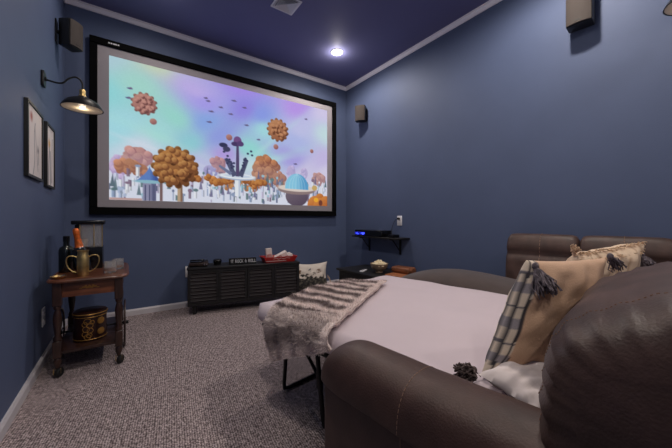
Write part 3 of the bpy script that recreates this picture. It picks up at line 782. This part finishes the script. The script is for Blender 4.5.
# printed cushion on the floor by the console
def cushion(bm, Mx, w, h, th, n=26, pinch=.07, seedv=0, wr=.006, puff=.55):
    idx = {}
    for side in (1, -1):
        for i in range(n+1):
            for j in range(n+1):
                x, y = -1+2*i/n, -1+2*j/n
                edge = i in (0, n) or j in (0, n)
                if side == -1 and edge: idx[(side, i, j)] = idx[(1, i, j)]; continue
                q = max(0, (1-x**4)*(1-y**4))**puff
                X = x*w/2*(1-pinch*(1-y*y)); Y = y*h/2*(1-pinch*(1-x*x))
                z = side*th/2*q
                if not edge: z += wr*noise.noise(Vector((x*3+seedv, y*3, side*5)))*q**.5*2 + wr*.7*math.sin(9*x+5*y+4*noise.noise(Vector((x*2, y*2, seedv))))*q*(1-q)*2
                idx[(side, i, j)] = bm.verts.new(Mx @ Vector((X, Y, z)))
    for side in (1, -1):
        for i in range(n):
            for j in range(n):
                f = [idx[(side, i, j)], idx[(side, i+1, j)], idx[(side, i+1, j+1)], idx[(side, i, j+1)]]
                if side == -1: f.reverse()
                bm.faces.new(f)
    return bm
def cushcols(o, Minv, fn, w, h):
    cs = []
    for v_ in o.data.vertices:
        p = Minv @ v_.co; cs.append(lin(fn(p.x/(w/2), p.y/(h/2), p.z)))
    setcol(o, np.array(cs))
fc = thing('floor_cushion', 'pale cushion with dark plant print on the floor beside the console', 'cushion', (1.90, 3.20, 0))
Mc = Matrix.Translation((0, 0.02, .184)) @ Matrix.Rotation(-.28, 4, 'Z') @ Matrix.Rotation(math.radians(74), 4, 'X')
o = obj('cover', cushion(BM(), Mc, .46, .37, .15, 40, .15, 3), M['cush'], fc, angle=80)
def fccol(x, y, z):
    n1 = noise.noise(Vector((x*5, y*5, 1))); n2 = noise.noise(Vector((x*11, y*11, 4)))
    if y < -.02+.35*n1: return (38, 36, 36) if n2 > -.12 else (96, 90, 80)
    for (a, b, r, c_) in ((-.1, .45, .1, (120, 116, 120)), (.35, .35, .13, (140, 112, 92)), (-.68, .35, .14, (120, 88, 66)), (-.3, .12, .1, (84, 76, 74)), (.1, .2, .1, (150, 140, 130))):
        if math.hypot(x-a, (y-b)*1.0+n2*.1) < r*(.8+.8*n2): return c_
    return (222, 210, 198)
cushcols(o, Mc.inverted(), fccol, .46, .37)
bm = BM()
for k in range(5): tube(bm, smoothpath([Mc @ Vector((.215, -.02+k*.008, 0)), Mc @ Vector((.235, -.05+k*.008, .005)), Mc @ Vector((.245+.004*k, -.09, .0))]), .0018, 5)
obj('side_tassel', bm, M['fringe'], fc)

# ------------------------------------------------------------------ wall shelf with receiver
sh = thing('wall_shelf', 'black shelf on brackets low on the right wall under the white outlet', 'shelf', (XR, 2.62, .70))
obj('board', box(BM(), (-.195, -.40, -.018), (-.0005, .40, 0), .002, 1), M['frame'], sh)
for yy in (-.26, .27):
    bm = BM()
    box(bm, (-.012, yy-.012, -.20), (-.0008, yy+.012, -.0185)); box(bm, (-.17, yy-.012, -.030), (-.012, yy+.012, -.0185))
    tube(bm, [(-.012, yy, -.16), (-.13, yy, -.028)], .006, 8)
    obj('bracket', bm, M['blackmetal'], sh)
av = thing('media_receiver', 'long black receiver with glowing blue lights on the black wall shelf', 'receiver', (XR-.10, 2.715, .7006))
bm = BM(); box(bm, (-.085, -.235, .006), (.085, .255, .074), .003, 1)
for s in (-1, 1):
    for q in (-1, 1): box(bm, (s*.065-.012, q*.2-.012, 0), (s*.065+.012, q*.2+.012, .008))
obj('case', bm, M['blkgloss'], av)
obj('display', box(BM(), (-.0866, .06, .014), (-.0852, .25, .050)), M['bluedim'], av, smooth=False)
for yy, zz, w, hh in ((.205, .030, .006, .022), (.185, .022, .012, .005), (.12, .034, .018, .006), (.10, .03, .006, .026), (.085, .03, .005, .026), (.07, .036, .014, .006), (.225, .034, .004, .012)):
    obj('blue_light', box(BM(), (-.0875, yy-w/2, zz-hh/2), (-.0867, yy+w/2, zz+hh/2)), M['blueled'], av, smooth=False)
sb = thing('power_adapter', 'small black adapter box with a cord to the outlet, on the black wall shelf', 'adapter', (XR-.10, 2.375, .7006))
obj('case', box(BM(), (-.05, -.045, 0), (.05, .045, .034), .004), M['blkgloss'], sb)
obj('indicator', box(BM(), (-.0508, -.01, .015), (-.0499, .01, .019)), M['rubber'], sb, smooth=False)
OFF = Vector((.10, -.003, .1994))
obj('plug', box(BM(), (-.034, -.014, .004), (-.0098, .016, .028), .003, 1, Mx=Matrix.Translation(OFF)), M['rubber'], sb)
bm = BM(); tube(bm, smoothpath([OFF+Vector(p) for p in ((-.030, .012, .016), (-.034, .035, .0), (-.03, .075, -.05), (-.04, .09, -.12), (-.06, .075, -.185), (-.075, .0485, -.185))]), .003, 6)
obj('cable', bm, M['rubber'], sb)

# ------------------------------------------------------------------ low table under the shelf
lt = thing('side_table', 'low black side table in the far right corner under the wall shelf', 'table', (2.31, 2.50, 0))
obj('top', box(BM(), (-.235, -.46, .295), (.255, .42, .320), .004), M['console'], lt)
bm = BM(); box(bm, (-.22, -.42, .06), (.22, .38, .2945)); obj('cabinet', bm, M['console'], lt, smooth=False)
for s in (-1, 1):
    for q in (-1, 1): obj('leg', box(BM(), (s*.19-.02, -.02+q*.36-.02, 0), (s*.19+.02, -.02+q*.36+.02, .0595)), M['console'], lt, smooth=False)
ZL = .3206
pb = thing('popcorn_bowl', 'beige footed bowl filled with popcorn on the low black table', 'bowl', (2.29, 2.40, ZL))
obj('bowl_body', lathe(BM(), [(0, 0), (.042, 0), (.042, .010), (.036, .018), (.06, .028), (.088, .055), (.098, .092), (.100, .100), (.095, .100), (.082, .058), (.055, .034), (0, .028)], seg=36), M['ceramic'], pb)
bm = BM()
rnd = random.Random(4)
for k in range(170):
    r = .088*math.sqrt(rnd.random()); a = rnd.random()*2*PI
    z = .078+.055*(1-(r/.09)**1.6)*(.65+.35*rnd.random())
    s = .009+.005*rnd.random()
    mx = Matrix.Translation((r*math.cos(a), r*math.sin(a), z)) @ Matrix.Diagonal((s, s*(.7+.5*rnd.random()), s*.8, 1))
    bmesh.ops.create_icosphere(bm, subdivisions=1, radius=1, matrix=mx)
bmesh.ops.create_icosphere(bm, subdivisions=2, radius=1, matrix=Matrix.Translation((0, 0, .078)) @ Matrix.Diagonal((.083, .083, .035, 1)))
pc = obj('popcorn', bm, M['popc'], None); pc.location = (2.29, 2.40, ZL)
tag(pc, 'heap of popcorn in the beige bowl', 'popcorn', kind='stuff')
tw = thing('wooden_tray', 'brown wooden serving tray with rounded ends on the low table by the popcorn', 'tray', (2.335, 2.16, ZL), math.radians(8))
tw.scale = (1.12, 1.15, 1.25)
bm = BM(); box(bm, (-.11, -.095, 0), (.16, .075, .012), .003, 1); obj('base', bm, M['traylight'], tw)
bm = BM(); box(bm, (.02, -.10, .0125), (.15, .10, .062), .018, 4); obj('raised_rail', bm, M['traywood'], tw)
bm = BM(); lathe(bm, [(0, -.006), (.026, -.006), (.03, 0), (.026, .006), (0, .006)], seg=24, Mx=Matrix.Translation((.085, -.104, .038)) @ Matrix.Rotation(PI/2, 4, 'X') @ Matrix.Diagonal((1.6, .8, 1, 1))); obj('end_cap', bm, M['traywood'], tw)
rm = thing('white_remote', 'flat white remote control on the low black table left of the bowl', 'remote', (2.19, 2.55, ZL), .5)
obj('case', box(BM(), (-.07, -.022, 0), (.07, .022, .014), .005), M['white'], rm)
for k in range(4):
    obj('button', lathe(BM(), [(0, .0142), (.006, .0142), (.0055, .0165), (0, .0165)], (-.045+k*.028, 0, 0), 12), M['rubber'], rm)

# ------------------------------------------------------------------ sleeper sofa (local: u across, v towards the bed foot)
SA = math.radians(8.7); S0 = Vector((.42, .65, 0))
RS = Matrix.Translation(S0) @ Matrix.Rotation(SA, 4, 'Z')
def W(u, v, z=0): return tuple(RS @ Vector((u, v, z)))
so = thing('sleeper_sofa', 'brown leather sleeper sofa pulled out into a white bed, nearest the viewer', 'sofa', tuple(S0), SA)
AW = .165         # arm width
bm = BM(); box(bm, (.006, -.90, .045), (AW-.004, -.008, .50), .012, 3)
for v_ in bm.verts: v_.co.x += -.014+.05*v_.co.y
arm = obj('armrest', bm, M['leather'], so)
def padf(a, b):
    ang = 2*PI*a
    tt_ = b
    v0, v1 = -.60, .012
    e = min(1, tt_/.10) ; e2 = min(1, (1-tt_)/.16)
    k = math.sqrt(max(0, 1-(1-e)**2))*math.sqrt(max(0, 1-(1-e2)**2))
    k = max(k, .02)
    vv = v0+(v1-v0)*tt_
    cu_, cz_ = AW/2, .495
    c_, s_ = math.cos(ang), math.sin(ang)
    p = 2.5
    r = (abs(c_)**p+abs(s_)**p)**(-1/p)
    x = cu_+(AW/2+.006)*r*c_*(.72+.28*k)
    up = .096+.003*math.sin(vv*9)
    z = cz_+(r*s_*up*(.35+.65*k) if s_ > 0 else r*s_*.012)
    z += .0022*noise.noise(Vector((x*9, vv*14, z*9)))
    return (x-.014+.05*vv, vv, z)
bm = BM(); V = grid(bm, padf, 48, 60, wrapu=True)
bm.faces.new([V[i][0] for i in range(48)]); bm.faces.new([V[i][-1] for i in range(48)][::-1])
pad = obj('armrest_pad', bm, M['leather'], arm, angle=70)
def stitch(bm, pts, r=.0012, on=2, off=1):
    pts = [Vector(p) for p in pts]
    i = 0
    while i+on < len(pts):
        tube(bm, pts[i:i+on+1], r, 5); i += on+off
def arc_on_pad(v_, n=60, lift=.0012):
    b_ = (v_+.60)/.612
    out = []
    for k in range(n):
        a_ = .0+.5*k/(n-1)
        p = Vector(padf(a_, b_)); c = Vector((AW/2-.014+.05*v_, v_, .49)); d = (p-c).normalized(); out.append(p+d*lift)
    return out
bm = BM(); stitch(bm, arc_on_pad(-.25, 90, .0003), .0007)
tube(bm, [(-.0208, -.25, .485), (-.0208, -.25, .06)], .0007, 6)
obj('seam', bm, M['thread'], arm)
bm = BM(); box(bm, (AW+.002, -.98, .06), (1.49, -.10, .30), .01); obj('base', bm, M['leather'], so)
bm = BM(); box(bm, (.012, -1.0, .50), (1.49, -.80, .70), .03, 3); obj('back_frame', bm, M['leather'], so)

# puffy back cushion: profile in (v,z), swept along u with rounded ends
PROF = [(-.485, .46), (-.468, .54), (-.459, .61), (-.464, .665), (-.474, .716), (-.500, .757), (-.545, .784), (-.60, .810), (-.67, .824), (-.74, .818), (-.79, .75), (-.81, .69), (-.81, .60), (-.80, .50), (-.70, .45), (-.58, .44)]
PS_N = 72
def closed_spline(P, n):
    m = len(P); out = []
    for k in range(n):
        f = k*m/n; i = int(f); t_ = f-i
        p0, p1, p2, p3 = [Vector(P[(i+q) % m]) for q in (-1, 0, 1, 2)]
        out.append(.5*((2*p1)+(p2-p0)*t_+(2*p0-5*p1+4*p2-p3)*t_*t_+(3*p1-p0-3*p2+p3)*t_**3))
    return out
PS = closed_spline(PROF, 72); PC = Vector((-.645, .65))
def backcush(bm, ua, ub, amp=1):
    nu = 46
    def f(a, b):
        j = int(round(a*72)) % 72
        # b along u: ends shrink
        s = -1+2*b
        q = math.copysign(abs(s)**.8, s)
        e = max(0, 1-abs(q)**7)**.42
        k = .70+.30*e if abs(s) < .999 else .68
        u = (ua+ub)/2+(ub-ua)/2*q
        p = PC+(PS[j]-PC)*k
        arc = j/72
        # puckers running in from the end seams
        near = math.exp(-((1-abs(s))/.36))
        wv = math.sin(arc*2*PI*23+4*noise.noise(Vector((arc*9, s, ua))))
        n_ = .0054*wv*near*(1 if .05 < arc < .62 else .3)+.004*noise.noise(Vector((p.x*10, p.y*10, u*7)))
        d = (PS[j]-PC).normalized()
        p = p+d*n_*amp
        if p.y > .6: p.y -= (.008*max(0, min(1, u/.64)) if u < .648 else .10)*min(1, (p.y-.6)/.18)
        return (u, p.x, p.y)
    V = grid(bm, f, 72, nu, wrapu=True)
    bm.faces.new([V[i][0] for i in range(72)]); bm.faces.new([V[i][-1] for i in range(72)][::-1])
    return f
for ua, ub in ((-.02, .64), (.655, 1.49)):
    bm = BM(); f = backcush(bm, ua, ub)
    bc = obj('backrest', bm, M['leatherb'], so, angle=80)
    bm = BM()
    b_ = .075
    for db_ in (0,):
        pts = []
        for k in range(2, 130):
            a_ = k/288*1.0
            j0 = a_*72; 
            b_ = .085+.115*min(1, max(0, (a_-.06)/.4)); p1 = Vector(f((int(j0) % 72)/72, b_)); p2 = Vector(f(((int(j0)+1) % 72)/72, b_)); p = p1.lerp(p2, j0-int(j0))
            c = Vector(((ua+ub)/2 if False else p.x+.03, PC.x, PC.y)); pts.append(p+(p-c).normalized()*.0004)
        stitch(bm, pts, .0008, 1, 1)
    obj('seam', bm, M['thread'], bc)

# mattress
U0, U1, V0, V1, ZM = .285, 1.49, -.48, .895, .455
def rbox_pt(a, b, lo, hi, rr):
    pass
def mattf(bm):
    n, m = 44, 56
    def prof(x, lo, hi, r):
        return x
    top = {}
    def P_(i, j):
        u = U0+(U1-U0)*i/n; v = V0+(V1-V0)*j/m
        # rounded plan corners at the foot
        z = ZM+.010*math.sin(PI*i/n)*math.sin(PI*j/m)+.0035*noise.noise(Vector((u*4, v*4, 0)))+.002*math.sin(u*23+v*9+3*noise.noise(Vector((u*3, v*3, 5))))
        return Vector((u, v, z))
    ring = [(i, 0) for i in range(n)]+[(n, j) for j in range(m)]+[(i, m) for i in range(n, 0, -1)]+[(0, j) for j in range(m, 0, -1)]
    V = {}
    def corner(u, v):
        r = .075
        cu_ = min(max(u, U0+r), U1-r); cv_ = min(v, V1-r)
        d = Vector((u-cu_, v-cv_))
        if d.length > r and (u-cu_) != 0 and (v-cv_) != 0: d = d.normalized()*r; return cu_+d.x, cv_+d.y
        return u, v
    for i in range(n+1):
        for j in range(m+1):
            p = P_(i, j); dm = min(p.x-U0, U1-p.x, V1-p.y)
            u, v = corner(p.x, p.y)
            rr = .035
            drop = 0
            if dm < rr: drop = rr-math.sqrt(max(0, rr*rr-(rr-dm)**2))
            V[(i, j)] = bm.verts.new((u, v, p.z-drop))
    for i in range(n):
        for j in range(m): bm.faces.new((V[(i, j)], V[(i+1, j)], V[(i+1, j+1)], V[(i, j+1)]))
    prev = [V[k] for k in ring]
    for (off, z) in ((.006, .405), (.004, .385), (-.012, .366), (-.03, .360)):
        cur = []
        for k in ring:
            c = V[k].co; cx = (U0+U1)/2; 
            du = (1 if c.x > cx else -1)*off if (k[0] in (0, n)) else 0
            dv = off if k[1] == m else 0
            cur.append(bm.verts.new((c.x+du, c.y+dv, z+.002*noise.noise(Vector((c.x*8, c.y*8, z))))))
        for q in range(len(ring)): bm.faces.new((prev[q], prev[(q+1) % len(ring)], cur[(q+1) % len(ring)], cur[q]))
        prev = cur
    bm.faces.new(prev[::-1])
bm = BM(); mattf(bm); mt = obj('mattress', bm, M['sheet'], so, angle=75)
bm = BM()
for pts in ([(U0+.03, V0, .345), (U0+.03, V1-.06, .345)], [(U1-.03, V0, .345), (U1-.03, V1-.06, .345)], [(U0+.03, V1-.06, .345), (U1-.03, V1-.06, .345)], [(U0+.03, .35, .345), (U1-.03, .35, .345)]):
    tube(bm, pts, .0125, 10)
tube(bm, smoothpath([(U0+.03, .74, .345), (U0+.035, .62, .30), (U0+.03, .50, .335)]), .009, 8)
bf = obj('bed_frame', bm, M['blackmetal'], so)
bm = BM(); box(bm, (U0+.045, V0, .3585), (U1-.045, V1-.075, .3600)); obj('bed_deck', bm, M['velvet'], bf, smooth=False)
def uleg(vt, vb, z1=.34, ua=.375, ub=1.40):
    bm = BM()
    pts = [(ua, vt, z1), (ua, vb*.9+vt*.1, .05), (ua+.004, vb, .018), (ua+.03, vb, .0115), (ub-.03, vb, .0115), (ub-.004, vb, .018), (ub, vb*.9+vt*.1, .05), (ub, vt, z1)]
    tube(bm, pts, .0105, 10); return bm
obj('leg', uleg(.70, .735), M['blackmetal'], so)
obj('leg', uleg(.42, .375, ua=.335, ub=1.44), M['blackmetal'], so)
bm = BM(); tube(bm, [(.345, .72, .335), (.345, .55, .33), (.345, .41, .20)], .008, 8); box(bm, (.335, .395, .16), (.352, .425, .24), .002, 1)
obj('leg_brace', bm, M['blackmetal'], so)

# ------------------------------------------------------------------ throw blanket
th = math.radians(23.5); ex = Vector((math.cos(th), math.sin(th))); nx = Vector((-math.sin(th), math.cos(th)))
P0 = Vector((.215, .236)); LP, LQ = 1.01, .405
NP, NQ = 190, 74
def blank(a, b):
    p, q = a*LP, b*LQ
    wob = .012*noise.noise(Vector((p*6, b*2, 3)))*(1 if b in (0, 1) else .3)
    uv = P0+ex*p+nx*(q+wob)
    u, v = uv.x, uv.y
    lift = .019
    z = ZM+.010*math.sin(PI*max(0, min(1, (u-U0)/(U1-U0))))*math.sin(PI*max(0, min(1, (v-V0)/(V1-V0))))+lift
    nz = .010*noise.noise(Vector((p*7, q*7, 0)))+.006*math.sin(p*21+2*noise.noise(Vector((q*6, p*3, 9))))+.004*noise.noise(Vector((p*40, q*40, 2)))
    fold = .013*math.exp(-((q-.02)/.03)**2)   # thick rolled edge
    R_ = .04
    ue = U0+.012
    if u < ue:
        h = ue-u
        if h < R_*PI/2:
            g = h/R_; u2 = ue-R_*math.sin(g)-.006*g; z2 = z-R_*(1-math.cos(g))
        else:
            u2 = ue-R_-.0095-.02*abs(noise.noise(Vector((q*9, 1, 2))))-.012*math.sin(q*26)**2; z2 = z-R_-(h-R_*PI/2)
        return (u2-nz*.8-.004, v, z2+nz*.3)
    ve = V1-.006
    if v > ve:
        h = v-ve
        g = min(h/R_, PI/2); v2 = ve+R_*math.sin(g)+.004*g; z2 = z-R_*(1-math.cos(g))-max(0, h-R_*PI/2)
        return (u, v2+abs(nz)*.6, z2+nz*.2)
    return (u, v, z+abs(nz)*.9+fold*.5)
bm = BM(); V = grid(bm, blank, NP, NQ)
cols = []
for i in range(NP):
    for j in range(NQ):
        p, q = i/(NP-1)*LP, j/(NQ-1)*LQ
        ph = (p-.30*q+.034*noise.noise(Vector((p*5, q*7, 7)))+.016*noise.noise(Vector((p*30, q*30, 1))))
        s = .5+.5*math.sin(2*PI*ph/.118+.6)
        k = max(0, min(1, (s-.16)*1.45))
        k = .06+.94*k if p > .24 else .34+.5*math.exp(-(p/.05)**2)+.4*math.exp(-((p-.22)/.06)**2)+.3*noise.noise(Vector((p*16, q*9, 5)))
        k *= .85+.3*noise.noise(Vector((p*60, q*25, 3)))
        k = max(0, min(1, k)); 
        if q < .035: k = max(k, .8)
        a, b = lin((80, 63, 62)), lin((240, 222, 216))
        cols.append([a[c]*(1-k)+b[c]*k for c in range(3)])
bm.verts.index_update()
r = bmesh.ops.solidify(bm, geom=bm.faces[:], thickness=.0)if False else None
bl = obj('throw_blanket', bm, M['fur'], None, angle=80)
setcol(bl, np.array(cols))
bl.matrix_world = RS
rn = random.Random(12); fv, ff, fcs = [], [], []
vs = [v_.co.copy() for v_ in bl.data.vertices]
for q in range(26000):
    i, j = rn.randrange(NP-1), rn.randrange(NQ-1)
    if rn.random() < .12: j = rn.choice((0, 0, NQ-2))
    if rn.random() < .04: i = rn.choice((0, NP-2))
    k = i*NQ+j; a, b, c = vs[k], vs[k+NQ], vs[k+1]
    n_ = (b-a).cross(c-a).normalized(); p = a+(b-a)*rn.random()+(c-a)*rn.random()
    t1 = Vector((rn.gauss(0, 1), rn.gauss(0, 1), rn.gauss(0, 1))).normalized()
    if j in (0, NQ-2): t1 = (t1*.6+(c-a).normalized()*(-1 if j == 0 else 1)).normalized()
    tip = p+n_*rn.uniform(.003, .009)+t1*rn.uniform(.005, .013); w_ = (tip-p).cross(n_).normalized()*.0012
    o_ = len(fv); fv += [p-w_, p+w_, tip]; ff.append((o_, o_+1, o_+2)); fcs += [[x*1.06 for x in cols[k]]]*3
fm = bpy.data.meshes.new('fur_pile'); fm.from_pydata([tuple(x) for x in fv], [], ff); fm.materials.append(M['fur'])
fo = bpy.data.objects.new('fur_pile', fm); C.objects.link(fo); fo.parent = bl; setcol(fo, np.array(fcs)); fo['kind'] = 'stuff'
md = bl.modifiers.new('thick', 'SOLIDIFY'); md.thickness = .012; md.offset = -1
tag(bl, 'striped grey faux fur throw blanket draped over the corner of the white bed', 'blanket')

# ------------------------------------------------------------------ pillows
def frameM(c, ex_, ey_):
    ex_ = Vector(ex_).normalized(); ey_ = Vector(ey_); ey_ = (ey_-ex_*ey_.dot(ex_)).normalized(); ez_ = ex_.cross(ey_)
    return Matrix(((ex_.x, ey_.x, ez_.x, c[0]), (ex_.y, ey_.y, ez_.y, c[1]), (ex_.z, ey_.z, ez_.z, c[2]), (0, 0, 0, 1)))
def tassel(bm, root, dirv, n=40, L_=.06, spread=.55, seed=1, r=.0016, curl=.01):
    rn = random.Random(seed); d = Vector(dirv).normalized()
    s = d.cross(Vector((.3, .2, 1))).normalized(); u_ = d.cross(s)
    bmesh.ops.create_icosphere(bm, subdivisions=2, radius=1, matrix=Matrix.Translation(root) @ Matrix.Diagonal((.009, .009, .011, 1)))
    for k in range(n):
        a = rn.random()*2*PI; q = math.sqrt(rn.random())*spread
        dd = (d+(s*math.cos(a)+u_*math.sin(a))*q).normalized(); l_ = L_*(.8+.3*rn.random())
        j = lambda: Vector((rn.uniform(-curl, curl), rn.uniform(-curl, curl), rn.uniform(-curl, curl)))
        p1 = Vector(root)+dd*l_*.35+j()*.4; p2 = Vector(root)+(dd*.9+d*.1).normalized()*l_*.7+j(); p3 = Vector(root)+(dd*.7+d*.3).normalized()*l_+j()
        tube(bm, [Vector(root), p1, p2, p3], r, 5)
# tan pillow leaning on the sofa back
tp = thing('throw_pillow', 'big tan pillow with dark tassels and striped edge, leaning nearest on the bed', 'pillow', W(.55, -.30, .47), SA)
def L3(u, v, z): return Vector((u-.55, v+.30, z-.47))
TL, TR, BL = L3(.495, -.342, .790), L3(.735, -.50, .79), L3(.363, -.262, .466)
exv = TR-TL; eyv = TL-BL
def affM(TL, TR, BL):
    a, b = TR-TL, TL-BL; n_ = a.cross(b).normalized(); c = (TR+BL)/2; ah, bh = a.normalized(), b.normalized()
    return Matrix(((ah.x, bh.x, n_.x, c.x), (ah.y, bh.y, n_.y, c.y), (ah.z, bh.z, n_.z, c.z), (0, 0, 0, 1))), a.length, b.length
Mp, PWd, PHt = affM(TL, TR, BL)
o = obj('cover', cushion(BM(), Mp, PWd, PHt, .105, 70, .04, 11, .005, .5), M['tan'], tp, angle=80)
def tancol(x, y, z):
    base_ = (206, 168, 138)
    if z < -.004 or x < -.80:
        x_ = (x+1)
        for lx in (.06, .17, .30, .42):
            if abs(x_-lx) < .016: return (48, 44, 50)
        m_ = ((y+1)*1.7) % 1
        if m_ < .07: return (96, 90, 98)
        if .45 < m_ < .72 and x_ < .44: return (150, 142, 146)
        return (218, 200, 180)
    if abs(x+.80) < .02: return (70, 60, 60)
    return base_
cushcols(o, Mp.inverted(), tancol, PWd, PHt)
back_n = (Mp.to_3x3() @ Vector((0, 0, 1)))
ctl = Mp @ Vector((-PWd/2, PHt/2, 0)); cbl = Mp @ Vector((-PWd/2, -PHt/2, 0)); ctr = Mp @ Vector((PWd/2, PHt/2, 0))
root = Mp @ Vector((-PWd/2+.012, PHt/2-.016, .026))
bm = BM(); tassel(bm, root, back_n*.45+Vector((0.0, -.1, -1)), 120, .078, .6, 3); obj('corner_tassel', bm, M['tassel'], tp)
bm = BM(); tube(bm, [cbl, cbl+Vector((-.018, .012, .020))], .002, 6); tassel(bm, cbl+Vector((-.018, .012, .020)), Vector((-.8, .25, -.02)), 150, .052, .8, 5, .0026, .012); obj('corner_tassel', bm, M['tasselb'], tp)
bm = BM(); tassel(bm, ctr+Vector((.008, -.01, .004)), Vector((.5, -.3, -.6)), 40, .05, .5, 6); obj('corner_tassel', bm, M['tassel'], tp)

# second pillow with fringe
fp = thing('throw_pillow', 'cream pillow with fringed bands behind the big tan pillow on the bed', 'pillow', W(1.0, -.35, .47), SA)
def L4(u, v, z): return Vector((u-1.0, v+.35, z-.47))
TL2, TR2, BL2 = L4(1.08, -.38, .765), L4(1.30, -.585, .815), L4(1.05, -.27, .475)
Mq, QW, QH = affM(TL2, TR2, BL2)
o = obj('cover', cushion(BM(), Mq, QW, QH, .15, 36, .05, 21, .010, .5), M['tan'], fp, angle=80)
cushcols(o, Mq.inverted(), lambda x, y, z: (226, 200, 172) if math.sin(x*26) < .8 else (190, 158, 130), QW, QH)
bm = BM(); rn = random.Random(8)
n_ = Mq.to_3x3() @ Vector((0, 0, 1))
for k in range(70):
    x = QW*(-.47+.94*k/69)
    for yy, zz in ((QH*.40, .036), (QH*.49, .006)):
        p = Mq @ Vector((x, yy, zz*(1-(2*x/QW)**2*.6)))
        q = p+n_*(.010+.012*rn.random())+Vector((rn.uniform(-.01, .01), rn.uniform(-.01, .01), rn.uniform(-.008, .014)))
        tube(bm, [p, (p+q)/2+Vector((0, 0, .004)), q], .0018, 5)
obj('fringe', bm, M['fringe'], fp)
c_tl = Mq @ Vector((-QW/2, QH/2, 0))
bm = BM(); tassel(bm, c_tl, Vector((-.3, -.1, .5)), 40, .035, .7, 9, .0018, .01); obj('corner_tassel', bm, M['fringe'], fp)
bm = BM(); tassel(bm, Mq @ Vector((QW*.42, QH*.36, .035)), n_*.6+Vector((0, 0, -1)), 60, .055, .6, 10); obj('corner_tassel', bm, M['tassel'], fp)

# white sleeping pillow
wp = thing('bed_pillow', 'white bed pillow lying under the big tan pillow against the sofa back', 'pillow', W(.54, -.34, .47), SA)
Mw = Matrix.Translation((-.095, -.055, .018)) @ Matrix.Rotation(-.30, 4, 'Z') @ Matrix.Rotation(math.radians(8), 4, 'X')
obj('cover', cushion(BM(), Mw, .34, .15, .052, 30, .05, 31, .006, .5), M['linen'], wp, angle=80)

# ------------------------------------------------------------------ right hand section of the sofa along the wall
ro_ = thing('chaise_sofa', 'brown sofa section along the right wall with suede seat and leather backs', 'sofa', tuple(S0), SA)
def seatf(a, b):
    # a across (loop), b along v
    va, vb = -.72, .86
    vv = va+(vb-va)*b
    ang = 2*PI*a; c_, s_ = math.cos(ang), math.sin(ang); p = 4
    r = (abs(c_)**p+abs(s_)**p)**(-1/p)
    e = min(1, (vb-vv)/.34); k = math.sqrt(max(0.0, 1-(1-e)**2)) if e < 1 else 1
    k2 = .55+.45*k
    uc, hw = 1.755, .252
    x = uc+hw*r*c_*(.80+.20*k)
    ztop = .455+.060*math.exp(-((vv-.38)/.42)**2)*(1-.55*((x-uc)/hw)**2)
    z = .30+((ztop-.30)*k2*r*s_/1.0 if s_ > 0 else .15*r*s_)
    z += .003*noise.noise(Vector((x*8, vv*8, 2)))
    return (x, vv, z)
bm = BM(); V = grid(bm, seatf, 56, 70, wrapu=True)
bm.faces.new([V[i][0] for i in range(56)]); bm.faces.new([V[i][-1] for i in range(56)][::-1])
obj('seat', bm, M['suede'], ro_, angle=70)
bm = BM(); box(bm, (1.53, -.72, .05), (1.99, .70, .16), .01); obj('base', bm, M['leather'], ro_)
for k in range(2):
    vb_ = .12-k*.42; va_ = vb_-.412
    def bf_(a, b, va_=va_, vb_=vb_):
        ang = 2*PI*a; c_, s_ = math.cos(ang), math.sin(ang); p = 3.2
        r = (abs(c_)**p+abs(s_)**p)**(-1/p)
        s = -1+2*b; e = max(0, 1-abs(s)**9)**.4; kk = .84+.16*e
        vv = (va_+vb_)/2+(vb_-va_)/2*s
        x = 1.955+.070*r*c_*kk
        z = .60+(.205*r*s_*kk)
        lean = (z-.5)*.14
        waist = -.022*math.exp(-((z-.665)/.02)**2)*(1 if c_ < 0 else 0)
        return (x+lean-waist+.002*noise.noise(Vector((vv*12, z*12, 1))), vv, z)
    bm = BM(); V = grid(bm, bf_, 60, 30, wrapu=True)
    bm.faces.new([V[i][0] for i in range(60)]); bm.faces.new([V[i][-1] for i in range(60)][::-1])
    b_ = obj('backrest', bm, M['leatherb'], ro_, angle=75)
    bm = BM()
    stitch(bm, [Vector(bf_(.02+.50*q/80, .5))+Vector((-.001, 0, .001)) for q in range(81)], .0016, 2, 1)
    obj('seam', bm, M['thread'], b_)

# ------------------------------------------------------------------ camera, extra daylight-free world, view
cam = bpy.data.cameras.new('camera'); co = bpy.data.objects.new('camera', cam); C.objects.link(co)
co.location = (0, 0, .911); co.rotation_euler = (PI/2, 0, -math.radians(35.35))
cam.sensor_width = 36; cam.lens = 296/672*36; cam.shift_y = -5/672; cam.clip_start = .02
sc.camera = co
wd = bpy.data.worlds.new('world'); sc.world = wd; wd.use_nodes = True
wd.node_tree.nodes['Background'].inputs[0].default_value = (.02, .02, .03, 1)
sc.view_settings.view_transform = 'Standard'; sc.view_settings.look = 'None'; sc.view_settings.gamma = 1
sc.view_settings.use_curve_mapping = False; sc.view_settings.exposure = 0
